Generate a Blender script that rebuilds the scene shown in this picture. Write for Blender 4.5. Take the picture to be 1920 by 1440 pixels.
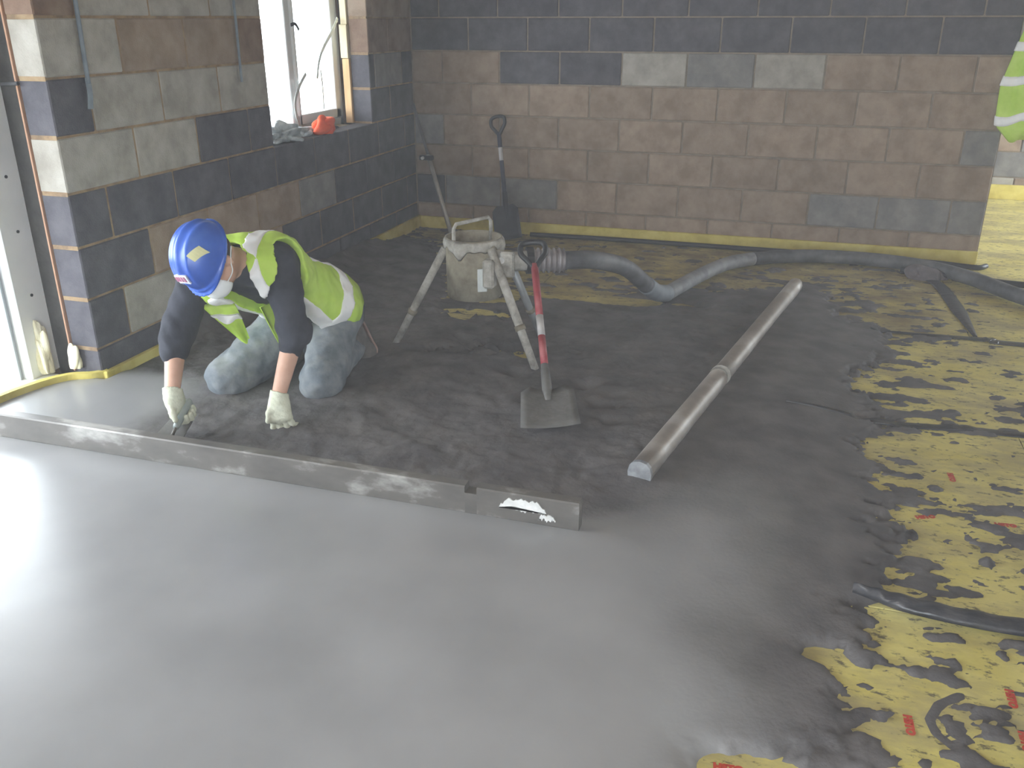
import bpy, bmesh, math, random
import numpy as np
from mathutils import Vector, Matrix

random.seed(7); rng = np.random.default_rng(7)
scene = bpy.context.scene
COL = scene.collection
for o in list(bpy.data.objects): bpy.data.objects.remove(o)

# ------------------------------------------------------------------ camera
CAM = (2.834, -6.483, 1.532); YAW, PITCH, ROLL, FPX = -0.306793, 0.391053, 0.00172, 1660.14
def cam_axes():
    f = np.array([math.sin(YAW)*math.cos(PITCH), math.cos(YAW)*math.cos(PITCH), -math.sin(PITCH)])
    r = np.array([math.cos(YAW), -math.sin(YAW), 0.0]); d = np.cross(f, r)
    c, s = math.cos(ROLL), math.sin(ROLL)
    return c*r+s*d, -s*r+c*d, f
r_, d_, f_ = cam_axes()
cd = bpy.data.cameras.new('camera'); cam = bpy.data.objects.new('camera', cd); COL.objects.link(cam)
cd.sensor_width = 36.0; cd.lens = FPX*36/1920; cd.clip_start = 0.05
cam.matrix_world = Matrix(((r_[0], -d_[0], -f_[0], CAM[0]), (r_[1], -d_[1], -f_[1], CAM[1]), (r_[2], -d_[2], -f_[2], CAM[2]), (0, 0, 0, 1)))
scene.camera = cam
scene.cycles.max_bounces = 6; scene.cycles.diffuse_bounces = 4; scene.cycles.glossy_bounces = 2; scene.cycles.volume_bounces = 0; scene.cycles.transparent_max_bounces = 8

# ------------------------------------------------------------------ world, light, exposure
w = bpy.data.worlds.new('overcast_sky'); scene.world = w; w.use_nodes = True
bg = w.node_tree.nodes['Background']; bg.inputs[0].default_value = (0.86, 0.94, 1.0, 1); bg.inputs[1].default_value = 11.0
def portal(name, loc, rot, sx, sy):
    l = bpy.data.lights.new(name, 'AREA'); l.shape = 'RECTANGLE'; l.size = sx; l.size_y = sy; l.cycles.is_portal = True
    o = bpy.data.objects.new(name, l); COL.objects.link(o); o.location = loc; o.rotation_euler = rot
PI = math.pi
portal('door_daylight', (-0.45, -4.85, 1.1), (0, -PI/2, 0), 2.2, 2.6)
portal('window_daylight', (-0.45, -1.3, 1.55), (0, -PI/2, 0), 1.5, 1.5)
portal('rear_daylight', (3.4, -8.6, 1.05), (PI/2, 0, 0), 1.6, 2.1)
portal('side_daylight', (7.2, 1.2, 1.3), (0, PI/2, 0), 2.2, 2.2)
# the camera's own flash
fl = bpy.data.lights.new('camera_flash', 'SPOT'); fl.energy = 50; fl.shadow_soft_size = 0.03; fl.spot_size = 1.5; fl.spot_blend = 0.6
flo = bpy.data.objects.new('camera_flash', fl); COL.objects.link(flo)
flo.matrix_world = cam.matrix_world.copy(); flo.location = Vector(CAM) + Vector(-d_)*0.05 + Vector(r_)*0.04
vs = scene.view_settings
vs.view_transform = 'Standard'; vs.look = 'None'; vs.gamma = 1; vs.use_curve_mapping = False; vs.exposure = 0.38

# ------------------------------------------------------------------ helpers
def lin(c):
    return tuple((v/255/12.92 if v/255 <= 0.04045 else ((v/255+0.055)/1.055)**2.4) for v in c) + (1,)

def tag(o, label=None, cat=None, group=None, kind=None):
    if label: o['label'] = label
    if cat: o['category'] = cat
    if group: o['group'] = group
    if kind: o['kind'] = kind
    return o
MATS = {}
def mat(name, cols, rough=0.8, scale=6.0, detail=6.0, bump=0.0, bscale=60.0, metal=0.0, vary=0.0, pos=None, spec=0.5, coord='Object', stretch=None, emit=None):
    """noise-mixed colour material; cols = list of sRGB triples spread over the noise range"""
    if name in MATS: return MATS[name]
    m = bpy.data.materials.new(name); m.use_nodes = True; MATS[name] = m
    nt = m.node_tree; N = nt.nodes; L = nt.links; b = N['Principled BSDF']
    b.inputs['Roughness'].default_value = rough; b.inputs['Metallic'].default_value = metal
    b.inputs['Specular IOR Level'].default_value = spec
    tc = N.new('ShaderNodeTexCoord'); src = tc.outputs[coord]
    if coord == 'World':
        src = None
    oi = N.new('ShaderNodeObjectInfo')
    ad = N.new('ShaderNodeVectorMath'); ad.operation = 'MULTIPLY_ADD'
    ad.inputs[1].default_value = stretch or (1, 1, 1)
    sc = N.new('ShaderNodeVectorMath'); sc.operation = 'SCALE'; sc.inputs['Scale'].default_value = 37.0
    cx = N.new('ShaderNodeCombineXYZ'); L.new(oi.outputs['Random'], cx.inputs[0]); L.new(oi.outputs['Random'], cx.inputs[1])
    L.new(cx.outputs[0], sc.inputs[0]); L.new(src, ad.inputs[0]); L.new(sc.outputs[0], ad.inputs[2])
    if len(cols) > 1:
        no = N.new('ShaderNodeTexNoise'); no.inputs['Scale'].default_value = scale; no.inputs['Detail'].default_value = detail; no.inputs['Roughness'].default_value = 0.62
        L.new(ad.outputs[0], no.inputs['Vector'])
        rp = N.new('ShaderNodeValToRGB'); cr = rp.color_ramp
        ps = pos or [0.36+0.30*i/(len(cols)-1) for i in range(len(cols))]
        while len(cr.elements) < len(cols): cr.elements.new(0.5)
        for e, c, q in zip(cr.elements, cols, ps): e.position = q; e.color = lin(c)
        L.new(no.outputs['Fac'], rp.inputs[0]); out = rp.outputs[0]
    else:
        rgb = N.new('ShaderNodeRGB'); rgb.outputs[0].default_value = lin(cols[0]); out = rgb.outputs[0]
    if vary:
        hs = N.new('ShaderNodeHueSaturation'); mr = N.new('ShaderNodeMapRange')
        mr.inputs['To Min'].default_value = 1-vary; mr.inputs['To Max'].default_value = 1+vary
        L.new(oi.outputs['Random'], mr.inputs['Value']); L.new(mr.outputs[0], hs.inputs['Value']); L.new(out, hs.inputs['Color']); out = hs.outputs[0]
    L.new(out, b.inputs['Base Color'])
    if bump:
        nb = N.new('ShaderNodeTexNoise'); nb.inputs['Scale'].default_value = bscale; nb.inputs['Detail'].default_value = 4
        L.new(ad.outputs[0], nb.inputs['Vector'])
        bp = N.new('ShaderNodeBump'); bp.inputs['Strength'].default_value = bump; bp.inputs['Distance'].default_value = 0.004
        L.new(nb.outputs['Fac'], bp.inputs['Height']); L.new(bp.outputs[0], b.inputs['Normal'])
    return m

class MB:
    def __init__(s): s.v = []; s.f = []
    def add(s, v, f):
        k = len(s.v); s.v += [tuple(map(float, q)) for q in v]; s.f += [tuple(i+k for i in q) for q in f]; return s
    def box(s, lo, hi, bev=0.0):
        x0, y0, z0 = lo; x1, y1, z1 = hi
        if bev <= 0:
            return s.add([(x0,y0,z0),(x1,y0,z0),(x1,y1,z0),(x0,y1,z0),(x0,y0,z1),(x1,y0,z1),(x1,y1,z1),(x0,y1,z1)],
                         [(0,3,2,1),(4,5,6,7),(0,1,5,4),(1,2,6,5),(2,3,7,6),(3,0,4,7)])
        bm = bmesh.new(); bmesh.ops.create_cube(bm, size=1)
        bmesh.ops.scale(bm, vec=(x1-x0, y1-y0, z1-z0), verts=bm.verts); bmesh.ops.translate(bm, vec=((x0+x1)/2, (y0+y1)/2, (z0+z1)/2), verts=bm.verts)
        bmesh.ops.bevel(bm, geom=list(bm.edges), offset=bev, segments=1, affect='EDGES')
        bm.verts.index_update(); s.add([q.co for q in bm.verts], [[q.index for q in f.verts] for f in bm.faces]); bm.free(); return s
    def tube(s, pts, rad, n=12, caps=True, up=(0, 0, 1)):
        pts = [np.array(q, float) for q in pts]; m = len(pts)
        rad = rad if hasattr(rad, '__len__') else [rad]*m
        k = len(s.v); prev = None
        for i, q in enumerate(pts):
            t = pts[min(i+1, m-1)] - pts[max(i-1, 0)]; t /= np.linalg.norm(t)+1e-12
            if prev is None:
                a = np.array(up, float); a = a if abs(np.dot(a, t)) < 0.95 else np.array([1.0, 0, 0])
            else: a = prev
            u = a - t*np.dot(a, t); u /= np.linalg.norm(u); prev = u; b = np.cross(t, u)
            for j in range(n):
                g = 2*PI*j/n; s.v.append(tuple(q + rad[i]*(math.cos(g)*u + math.sin(g)*b)))
        for i in range(m-1):
            for j in range(n):
                s.f.append((k+i*n+j, k+i*n+(j+1) % n, k+(i+1)*n+(j+1) % n, k+(i+1)*n+j))
        if caps:
            s.f.append(tuple(k+j for j in range(n))[::-1]); s.f.append(tuple(k+(m-1)*n+j for j in range(n)))
        return s
    def lathe(s, prof, n=28, c=(0, 0, 0), closed=False):
        k = len(s.v); m = len(prof)
        for r, z in prof:
            for j in range(n): s.v.append((c[0]+r*math.cos(2*PI*j/n), c[1]+r*math.sin(2*PI*j/n), c[2]+z))
        for i in range(m-1 + (1 if closed else 0)):
            i2 = (i+1) % m
            for j in range(n): s.f.append((k+i*n+j, k+i*n+(j+1) % n, k+i2*n+(j+1) % n, k+i2*n+j))
        return s
    def prism(s, pts, z0, z1):
        n = len(pts); k = len(s.v)
        s.v += [(x, y, z0) for x, y in pts] + [(x, y, z1) for x, y in pts]
        s.f.append(tuple(k+i for i in range(n))[::-1]); s.f.append(tuple(k+n+i for i in range(n)))
        for i in range(n): s.f.append((k+i, k+(i+1) % n, k+n+(i+1) % n, k+n+i))
        return s
    def xf(s, M):
        s.v = [tuple(M @ Vector(q)) for q in s.v]; return s
    def mesh(s, name, smooth=False):
        me = bpy.data.meshes.new(name); me.from_pydata(s.v, [], s.f); me.update()
        if smooth: me.polygons.foreach_set('use_smooth', [True]*len(me.polygons))
        return me
    def build(s, name, m, parent=None, smooth=False):
        return obj(name, s.mesh(name, smooth), m, parent)
def obj(name, me, m=None, parent=None):
    o = bpy.data.objects.new(name, me); COL.objects.link(o)
    if m is not None:
        if not me.materials: me.materials.append(m)
        if me.materials[0] is not m: o.material_slots[0].link = 'OBJECT'; o.material_slots[0].material = m
    if parent is not None: o.parent = parent
    return o
def empty(name, loc=(0, 0, 0)):
    o = bpy.data.objects.new(name, None); COL.objects.link(o); o.location = loc; return o
def part(mb, name, m, parent, smooth=False):
    """mesh built in world coordinates, parented to an Empty that sits at its own location"""
    L = parent.location; q = parent
    while q.parent is not None: q = q.parent; L = L + q.location
    mb.v = [(x-L[0], y-L[1], z-L[2]) for x, y, z in mb.v]
    return mb.build(name, m, parent, smooth)
def frame(o, x, y, z):
    """matrix with given axes columns and origin"""
    return Matrix(((x[0], y[0], z[0], o[0]), (x[1], y[1], z[1], o[1]), (x[2], y[2], z[2], o[2]), (0, 0, 0, 1)))
def ortho(z, xh):
    z = Vector(z).normalized(); x = Vector(xh); x = (x - z*x.dot(z)).normalized(); return x, z.cross(x), z
def curve_pts(pts, n=10):
    """Catmull-Rom through the points"""
    p = [np.array(q, float) for q in pts]; p = [2*p[0]-p[1]] + p + [2*p[-1]-p[-2]]; out = []
    for i in range(1, len(p)-2):
        for t in np.linspace(0, 1, n, endpoint=False):
            a, b, c, d = p[i-1:i+3]
            out.append(0.5*((2*b)+(-a+c)*t+(2*a-5*b+4*c-d)*t*t+(-a+3*b-3*c+d)*t**3))
    out.append(p[-2]); return out
# value noise on arrays
_perm = rng.random((256, 256))
def vnoise(x, y):
    xi = np.floor(x).astype(int); yi = np.floor(y).astype(int); fx = x-xi; fy = y-yi
    fx = fx*fx*(3-2*fx); fy = fy*fy*(3-2*fy)
    g = lambda a, b: _perm[a % 256, b % 256]
    return (g(xi, yi)*(1-fx)+g(xi+1, yi)*fx)*(1-fy) + (g(xi, yi+1)*(1-fx)+g(xi+1, yi+1)*fx)*fy
def fbm(x, y, oct=4, gain=0.5):
    s = 0; a = 1; t = 0
    for i in range(oct): s = s+a*vnoise(x*2**i+17.3*i, y*2**i+5.1*i); t += a; a *= gain
    return s/t

# ------------------------------------------------------------------ materials
M_dark = mat('dark_dense_block', [(70,69,76),(82,80,87),(93,91,97)], 0.9, 9, bump=0.5, bscale=140, vary=0.10)
M_buff = mat('buff_brown_block', [(136,117,100),(150,131,114),(160,142,125)], 0.9, 8, bump=0.5, bscale=140, vary=0.09)
M_pale = mat('pale_grey_block', [(146,141,132),(162,157,148),(174,170,162)], 0.9, 8, bump=0.5, bscale=140, vary=0.06)
M_grey = mat('mid_grey_block', [(116,114,114),(130,127,125),(142,139,136)], 0.9, 8, bump=0.5, bscale=140, vary=0.07)
M_rust = mat('reddish_brown_block', [(112,88,74),(128,104,88),(140,118,100)], 0.9, 8, bump=0.5, bscale=140, vary=0.08)
M_mortar = mat('sandy_mortar', [(120,100,78),(146,122,94),(160,138,108)], 0.95, 14, bump=0.6, bscale=90)
M_mortar2 = mat('grey_brown_mortar', [(120,110,98),(134,122,108),(144,132,118)], 0.95, 14, bump=0.6, bscale=90)
M_plast = mat('white_upvc', [(226,230,232),(238,240,240)], 0.35, 5)
M_timber = mat('batten_timber', [(206,166,118),(222,186,138)], 0.7, 4, stretch=(8, 8, 1))
M_timber2 = mat('pale_timber', [(222,208,172),(232,220,188)], 0.7, 4, stretch=(8, 8, 1))
M_strip = mat('yellow_edge_foam', [(196,178,84),(214,198,104),(222,208,120)], 0.75, 7, bump=0.2, bscale=40)
M_black = mat('black_plastic', [(30,30,34),(44,44,48)], 0.45, 8)
M_alu = mat('dirty_aluminium', [(92,89,86),(112,108,104),(178,176,172)], 0.45, 5.5, detail=7, metal=0.2, pos=[.34, .54, .66], bump=0.4, bscale=30, stretch=(0.5, 1, 1))
M_steelpipe = mat('screed_coated_tube', [(142,134,126),(166,158,150),(196,192,188)], 0.5, 4.5, metal=0.25, bump=0.3, bscale=40, stretch=(0.6, 0.6, 0.6))
M_crust = mat('dried_screed_splash', [(140,136,128),(172,168,160),(196,194,188)], 0.9, 18, bump=0.8, bscale=60)
M_pot = mat('splashed_steel_pot', [(118,110,96),(150,142,124),(172,164,146)], 0.8, 9, bump=0.6, bscale=50)
M_hose = mat('grey_rubber_hose', [(72,72,76),(96,96,100),(116,116,118)], 0.6, 6, bump=0.3, bscale=40)
M_hosel = mat('screed_coated_hose', [(110,110,112),(134,134,136),(150,150,150)], 0.65, 8, bump=0.4, bscale=40)
M_red = mat('red_painted_shaft', [(136,48,56),(160,58,66),(184,106,108)], 0.5, 9, stretch=(1, 1, 0.5), pos=[0.3, 0.5, 0.68])
M_navy = mat('navy_plastic_shaft', [(44,46,66),(60,62,82)], 0.5, 8)
M_concrete_out = mat('pale_paving', [(190,190,186),(208,208,204)], 0.9, 5)

# ------------------------------------------------------------------ structure: walls
H = 2.475                      # nine courses... up to the plate
bed = lambda k: 1.54 - 0.225*k # bed joint heights used when counting down from eye level
T_IN = 0.14
blk_cache = {}
def block_mesh(length, depth=T_IN):
    """one concrete block, slightly chipped, centred on its length; face towards +X, length along Y"""
    key = (round(length, 3), depth)
    if key in blk_cache: return blk_cache[key]
    mb = MB().box((-depth, -length/2, 0.005), (0, length/2, 0.220), 0.005)
    me = mb.mesh('block'); blk_cache[key] = me; me.materials.append(M_buff); return me
CODE = {'d': M_dark, 'b': M_buff, 'p': M_pale, 'g': M_grey, 'r': M_rust}
def lay(wall, axis, plane, segs, z, flip=False, name='block'):
    """segs: list of (start, end, code). axis 'y' for left wall, 'x' for the back wall"""
    for a, b, c in segs:
        if b-a < 0.05: continue
        me = block_mesh(b-a-0.010)
        o = obj(name, me, CODE[c], wall); o.material_slots[0].link = 'OBJECT'; o.material_slots[0].material = CODE[c]
        j = random.uniform(-0.002, 0.002)
        if axis == 'y': o.location = (plane+j, (a+b)/2, z)
        else: o.location = ((a+b)/2, plane+j, z); o.rotation_euler = (0, 0, -PI/2)
def run(start, stop, first, codes, step=0.45, default='d'):
    """split a course into blocks: first block length then full ones"""
    out = []; a = start; n = 0; L = first
    while a < stop-1e-4:
        b = min(a+L, stop); out.append((a, b, codes[n] if n < len(codes) else default)); a = b; L = step; n += 1
    return out
XE = 4.05           # end of the back wall
wb = tag(MB().box((-0.14, 0.006, -0.1), (XE-0.006, T_IN-0.006, H)).build('wall_back', M_mortar2), kind='structure')
back_rows = {  # course k (below bed k): (first length, colour codes)
    -4: (0.45, 'dddddddddd'), -3: (0.225, 'dddddddddd'), -2: (0.45, 'dddddddddd'), -1: (0.225, 'dddddddddd'), 0: (0.45, 'dddddddddd'),
    1: (0.239, 'bbddpgpbbb'), 2: (0.464, 'bbbbbbbbbb'), 3: (0.239, 'gbbbbbbbbg'), 4: (0.464, 'bbbbbbbbbb'),
    5: (0.239, 'dggbbbbggg'), 6: (0.464, 'bbbbbbbbbb')}
back_rows[1] = (0.239, 'bbddpgpbbb')
for k, (fl_, codes) in back_rows.items():
    lay(wb, 'x', 0.0, run(0.0, XE, fl_, codes, default='b' if k > 0 else 'd'), bed(k+1)+0.0025)
# left wall: jamb of the door opening at YJ, window between YW0 and YW1
YJ, YW0, YW1 = -3.556, -1.98, -0.72; ZS, ZWH, ZDH = bed(3), bed(-3), bed(-3)
wl = tag(MB().box((-T_IN+0.006, YJ+0.006, -0.1), (-0.006, YW0-0.006, H)).box((-T_IN+0.006, YW0-0.006, -0.1), (-0.006, YW1+0.006, ZS-0.004))
         .box((-T_IN+0.006, YW1+0.006, -0.1), (-0.006, 0.0, H)).box((-T_IN+0.006, YW0-0.006, ZWH), (-0.006, YW1+0.006, H))
         .box((-T_IN+0.006, -6.2, ZDH), (-0.006, YJ+0.006, H)).build('wall_left', M_mortar), kind='structure')
left_rows = {-4: (.225, 'pppppppp'), -3: (.45, 'bbbbbbbb'), -2: (.45, 'bbbbbbbb'), -1: (.225, 'rpppbbbbb'), 0: (.45, 'pbbrrrrrd'), 1: (.225, 'dppppddgd'), 2: (.45, 'ppddddddd'),
             3: (.225, 'ddddddddd'), 4: (.45, 'dbbbgddddd'), 5: (.225, 'dpbbddddd'), 6: (.45, 'ddbddddd')}
for k, (fl_, codes) in left_rows.items():
    segs = run(YJ, 0.0, fl_, codes); z = bed(k+1)+0.0025; out = []
    for a, b, c in segs:
        if k >= 3 or bed(k+1) >= ZWH-0.01: out.append((a, b, c)); continue
        if b <= YW0+0.02 or a >= YW1-0.02: out.append((a, b, c))
        else:
            if a < YW0-0.04: out.append((a, YW0, c))
            if b > YW1+0.04: out.append((YW1, b, c))
    if bed(k+1) >= ZDH-0.01: out += run(-6.2, YJ, .45, 'pbpbpbpb')
    lay(wl, 'y', 0.0, out, z)
# outer leaf, open cavity's shade put in as dark fill; facade beyond
M_outer = mat('outer_brick_leaf', [(132,110,96),(150,128,112)], 0.9, 10, bump=0.4, bscale=80)
tag(MB().box((-0.40, YJ+0.02, -0.3), (-0.30, -2.00, 2.6)).box((-0.40, -2.00, -0.3), (-0.30, -0.60, ZS-0.03)).box((-0.40, -0.60, -0.3), (-0.30, 0.25, 2.6))
    .box((-0.40, -2.0, ZWH), (-0.30, -0.60, 2.6)).box((-0.40, -6.2, ZDH), (-0.30, YJ+0.02, 2.6)).box((-0.40, -8.7, -0.3), (-0.30, -6.2, 2.6)).build('wall_outer_leaf', M_outer), kind='structure')
tag(MB().box((-0.30, -8.7, -0.3), (0.0, -6.2, 2.6)).build('wall_left_rear', M_buff), kind='structure')
M_cav = mat('dark_cavity_fill', [(62,60,60),(78,76,74)], 0.95, 12, bump=0.5)  # dark colour stands for the shade inside the open cavity
tag(MB().box((-0.296, YJ+0.06, -0.1), (-0.145, -2.04, 2.5)).box((-0.296, -2.04, -0.1), (-0.145, -0.70, ZS-0.05)).box((-0.296, -0.55, -0.1), (-0.145, 0.2, 2.5)).box((-0.296, -6.2, ZDH+.03), (-0.145, YJ+.06, 2.5)).build('wall_cavity', M_cav), kind='structure')
# unseen shell: right side, rear, next room, ceiling
M_shell = mat('shell_blockwork', [(126,118,108),(140,132,122)], 0.9, 6, bump=0.3)
tag(MB().box((XE-0.006, 0.006, -0.1), (XE, T_IN-0.006, H)).build('wall_end', M_mortar2), kind='structure')
tag(MB().box((-0.4, T_IN, -0.1), (XE, T_IN+0.10, 2.6)).build('wall_back_outer', M_shell), kind='structure')
tag(MB().box((7.0, -8.7, -0.1), (7.15, 0.1, 2.6)).box((7.0, 0.1, -0.1), (7.15, 2.3, 0.2)).box((7.0, 0.1, 2.3), (7.15, 2.3, 2.6)).box((7.0, 2.3, -0.1), (7.15, 2.8, 2.6)).build('wall_right', M_shell), kind='structure')
tag(MB().box((-0.4, -8.7, -0.1), (2.6, -8.55, 2.6)).box((4.2, -8.7, -0.1), (7.15, -8.55, 2.6)).box((2.6, -8.7, 2.1), (4.2, -8.55, 2.6)).build('wall_rear', M_shell), kind='structure')
cb = tag(MB().box((-0.4, -8.7, 2.56), (7.15, 2.9, 2.66)).build('ceiling', mat('ceiling_boards', [(150,140,126),(166,156,142)], 0.9, 3)), kind='structure')
for i in range(22):
    y = -8.4+i*0.5; j = MB().box((-0.1, y, 2.38), (7.0, y+0.05, 2.56)).build('joist', M_timber, cb)
# far wall of the next room with its own blocks
YF = 2.65
wf = tag(MB().box((XE+0.0, YF+0.006, -0.1), (7.0, YF+0.14, H)).build('wall_far', M_mortar2), kind='structure')
for k in range(-3, 7):
    f0 = 0.45 if k % 2 else 0.225
    lay(wf, 'x', YF, run(XE, 7.0, f0, ['b', 'p', 'b', 'g', 'p', 'b', 'b'][k % 3:], default='b') if k > 2 else run(XE, 7.0, f0, 'ggggggg', default='g'), bed(k+1)+0.0025)
tag(MB().box((XE-0.14, T_IN+.1, -0.1), (XE, YF+.14, 2.6)).build('wall_side', M_shell), kind='structure')

# ------------------------------------------------------------------ floor: slab, yellow boards, edge strips, joint tape
tag(MB().box((-0.30, -8.6, -0.20), (7.0, 2.66, -0.075)).build('floor', mat('concrete_slab', [(96,94,90),(112,110,106)], 0.9, 4)), kind='structure')
fl_obj = bpy.data.objects['floor']
def yellow_material():
    m = bpy.data.materials.new('yellow_foil_board'); m.use_nodes = True; nt = m.node_tree; N = nt.nodes; L = nt.links; b = N['Principled BSDF']
    geo = N.new('ShaderNodeNewGeometry')
    def noise(scale, stretch, detail=6, rough=0.6):
        vm = N.new('ShaderNodeVectorMath'); vm.operation = 'MULTIPLY'; vm.inputs[1].default_value = stretch; L.new(geo.outputs['Position'], vm.inputs[0])
        n = N.new('ShaderNodeTexNoise'); n.inputs['Scale'].default_value = scale; n.inputs['Detail'].default_value = detail; n.inputs['Roughness'].default_value = rough
        L.new(vm.outputs[0], n.inputs['Vector']); return n.outputs['Fac']
    def ramp(fac, stops):
        r = N.new('ShaderNodeValToRGB'); cr = r.color_ramp
        while len(cr.elements) < len(stops): cr.elements.new(0.5)
        for e, (q, c) in zip(cr.elements, stops): e.position = q; e.color = c
        L.new(fac, r.inputs[0]); return r.outputs[0]
    base = ramp(noise(3, (1, 1, 1)), [(0.35, lin((212,198,112))), (0.62, lin((228,216,138)))])
    dust = ramp(noise(2.2, (1, 2.2, 1), 8, 0.68), [(0.44, (0, 0, 0, 1)), (0.68, (0.85, 0.85, 0.85, 1))])
    mx = N.new('ShaderNodeMix'); mx.data_type = 'RGBA'; L.new(dust, mx.inputs['Factor']); L.new(base, mx.inputs[6]); mx.inputs[7].default_value = lin((150,138,112))
    sx = N.new('ShaderNodeSeparateXYZ'); L.new(geo.outputs['Position'], sx.inputs[0])
    def rng_(o_, a_, b_):
        q = N.new('ShaderNodeMapRange'); q.interpolation_type = 'SMOOTHSTEP'; q.inputs['From Min'].default_value = a_; q.inputs['From Max'].default_value = b_; L.new(sx.outputs[o_], q.inputs['Value']); return q.outputs[0]
    def mul(a_, b_):
        q = N.new('ShaderNodeMath'); q.operation = 'MULTIPLY'; L.new(a_, q.inputs[0]); L.new(b_, q.inputs[1]); return q.outputs[0]
    tr_n = ramp(noise(5, (1, 1.5, 1), 6, 0.65), [(0.30, (0.25, 0.25, 0.25, 1)), (0.62, (0.95, 0.95, 0.95, 1))])
    tread = mul(mul(rng_(1, -2.2, -1.2), rng_(0, 4.1, 3.6)), tr_n)
    mx0 = mx; mx = N.new('ShaderNodeMix'); mx.data_type = 'RGBA'; L.new(tread, mx.inputs['Factor']); L.new(mx0.outputs[2], mx.inputs[6]); mx.inputs[7].default_value = lin((124,106,76))
    spk = ramp(noise(19, (1, 1.8, 1), 5, 0.7), [(0.555, (0, 0, 0, 1)), (0.64, (0.9, 0.9, 0.9, 1))])
    mx2 = N.new('ShaderNodeMix'); mx2.data_type = 'RGBA'; L.new(spk, mx2.inputs['Factor']); L.new(mx.outputs[2], mx2.inputs[6]); mx2.inputs[7].default_value = lin((96,88,74))
    L.new(mx2.outputs[2], b.inputs['Base Color']); b.inputs['Roughness'].default_value = 0.55
    bp = N.new('ShaderNodeBump'); bp.inputs['Strength'].default_value = 0.3; bp.inputs['Distance'].default_value = 0.01; L.new(noise(9, (1, 1, 1)), bp.inputs['Height']); L.new(bp.outputs[0], b.inputs['Normal'])
    return m
M_yel = yellow_material()
jy = [-8.5, -7.0, -5.6, -4.21, -2.87, -1.66, -0.01]
for i in range(len(jy)-1):
    cuts = [-0.21, 1.40, 3.79, 6.99] if i % 2 else [-0.21, 2.6, 4.9, 6.99]
    for a, b in zip(cuts[:-1], cuts[1:]):
        MB().box((a+.002, jy[i]+.002, -0.075), (b-.002, jy[i+1]-.002, 0.0), 0.002).build('insulation_board', M_yel, fl_obj)
for a, b, c, d in [(4.06, 5.4, -0.01, 1.2), (5.4, 6.99, -0.01, 1.2), (4.06, 5.9, 1.2, 2.64), (5.9, 6.99, 1.2, 2.64)]:
    MB().box((a, c+.002, -0.075), (b-.004, d-.002, 0.0), 0.002).build('insulation_board', M_yel, fl_obj)
# perimeter strips
tag(MB().box((0.03, -0.030, 0.0), (XE, -0.004, 0.090), 0.004).build('trim_1', M_strip), kind='structure')
tag(MB().box((0.004, YJ+0.0, 0.0), (0.030, -0.004, 0.092), 0.004).build('trim_2', M_strip), kind='structure')
def ribbon(name, pts, hw, z0, z1, m):
    mb = MB(); pts = curve_pts(pts, 6); n = len(pts); V = []
    for i, q in enumerate(pts):
        t = pts[min(i+1, n-1)]-pts[max(i-1, 0)]; nn = np.array([-t[1], t[0]]); nn /= np.linalg.norm(nn)
        for s_, z in ((-hw, z0), (hw, z0), (hw, z1), (-hw, z1)): V.append((q[0]+nn[0]*s_, q[1]+nn[1]*s_, z))
    F = []
    for i in range(n-1):
        for j in range(4): F.append((4*i+j, 4*i+(j+1) % 4, 4*i+4+(j+1) % 4, 4*i+4+j))
    F += [(3, 2, 1, 0), (4*n-4, 4*n-3, 4*n-2, 4*n-1)]
    return mb.add(V, F).build(name, m)
tag(ribbon('trim_3', [(0.012, -3.53), (-0.03, -3.58), (-0.12, -3.63), (-0.18, -3.75), (-0.215, -3.95), (-0.22, -4.4), (-0.22, -6.1)], 0.014, 0.0, 0.094, M_strip), kind='structure')
tag(MB().box((XE+.02, YF-.035, 0.0), (6.95, YF-.006, 0.13), 0.004).build('trim_4', M_strip), kind='structure')
tag(MB().box((-0.44, -6.2, -0.2), (-0.225, YJ-0.01, 0.055)).build('door_sill', mat('pale_sill', [(206,206,196),(222,222,214)], .7, 6)), kind='structure')
# ------------------------------------------------------------------ screed: one continuous spread with ragged edge
EDGE = [(2.66,-5.9),(2.70,-5.2),(2.80,-4.97),(2.97,-4.89),(3.07,-4.78),(3.08,-4.62),(3.07,-4.48),(3.132,-4.354),(3.186,-4.108),(3.25,-3.816),(3.24,-3.45),(3.19,-3.162),(3.296,-2.86),(3.22,-2.5),(3.30,-2.15),(3.36,-1.85),
        (3.22,-1.5),(3.10,-1.15),(3.0,-0.98),(2.811,-1.049),(2.263,-1.279),(1.664,-1.523),(1.42,-1.545),(1.306,-1.80),(0.945,-1.80),(0.62,-1.1),(0.35,-0.5),(0.06,-0.40),(-0.5,-0.30),(-0.5,-9),(2.66,-9)]
def seg_sd(px, py, poly):
    d = np.full(px.shape, 1e9); inside = np.zeros(px.shape, bool); n = len(poly)
    for i in range(n):
        ax, ay = poly[i]; bx, by = poly[(i+1) % n]; ex, ey = bx-ax, by-ay
        t = np.clip(((px-ax)*ex+(py-ay)*ey)/(ex*ex+ey*ey+1e-12), 0, 1)
        d = np.minimum(d, np.hypot(px-ax-t*ex, py-ay-t*ey))
        c = ((ay > py) != (by > py)) & (px < (bx-ax)*(py-ay)/(by-ay+1e-12)+ax); inside ^= c
    return np.where(inside, d, -d)
sstep = lambda a, b, x: (lambda t: t*t*(3-2*t))(np.clip((x-a)/(b-a), 0, 1))
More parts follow.
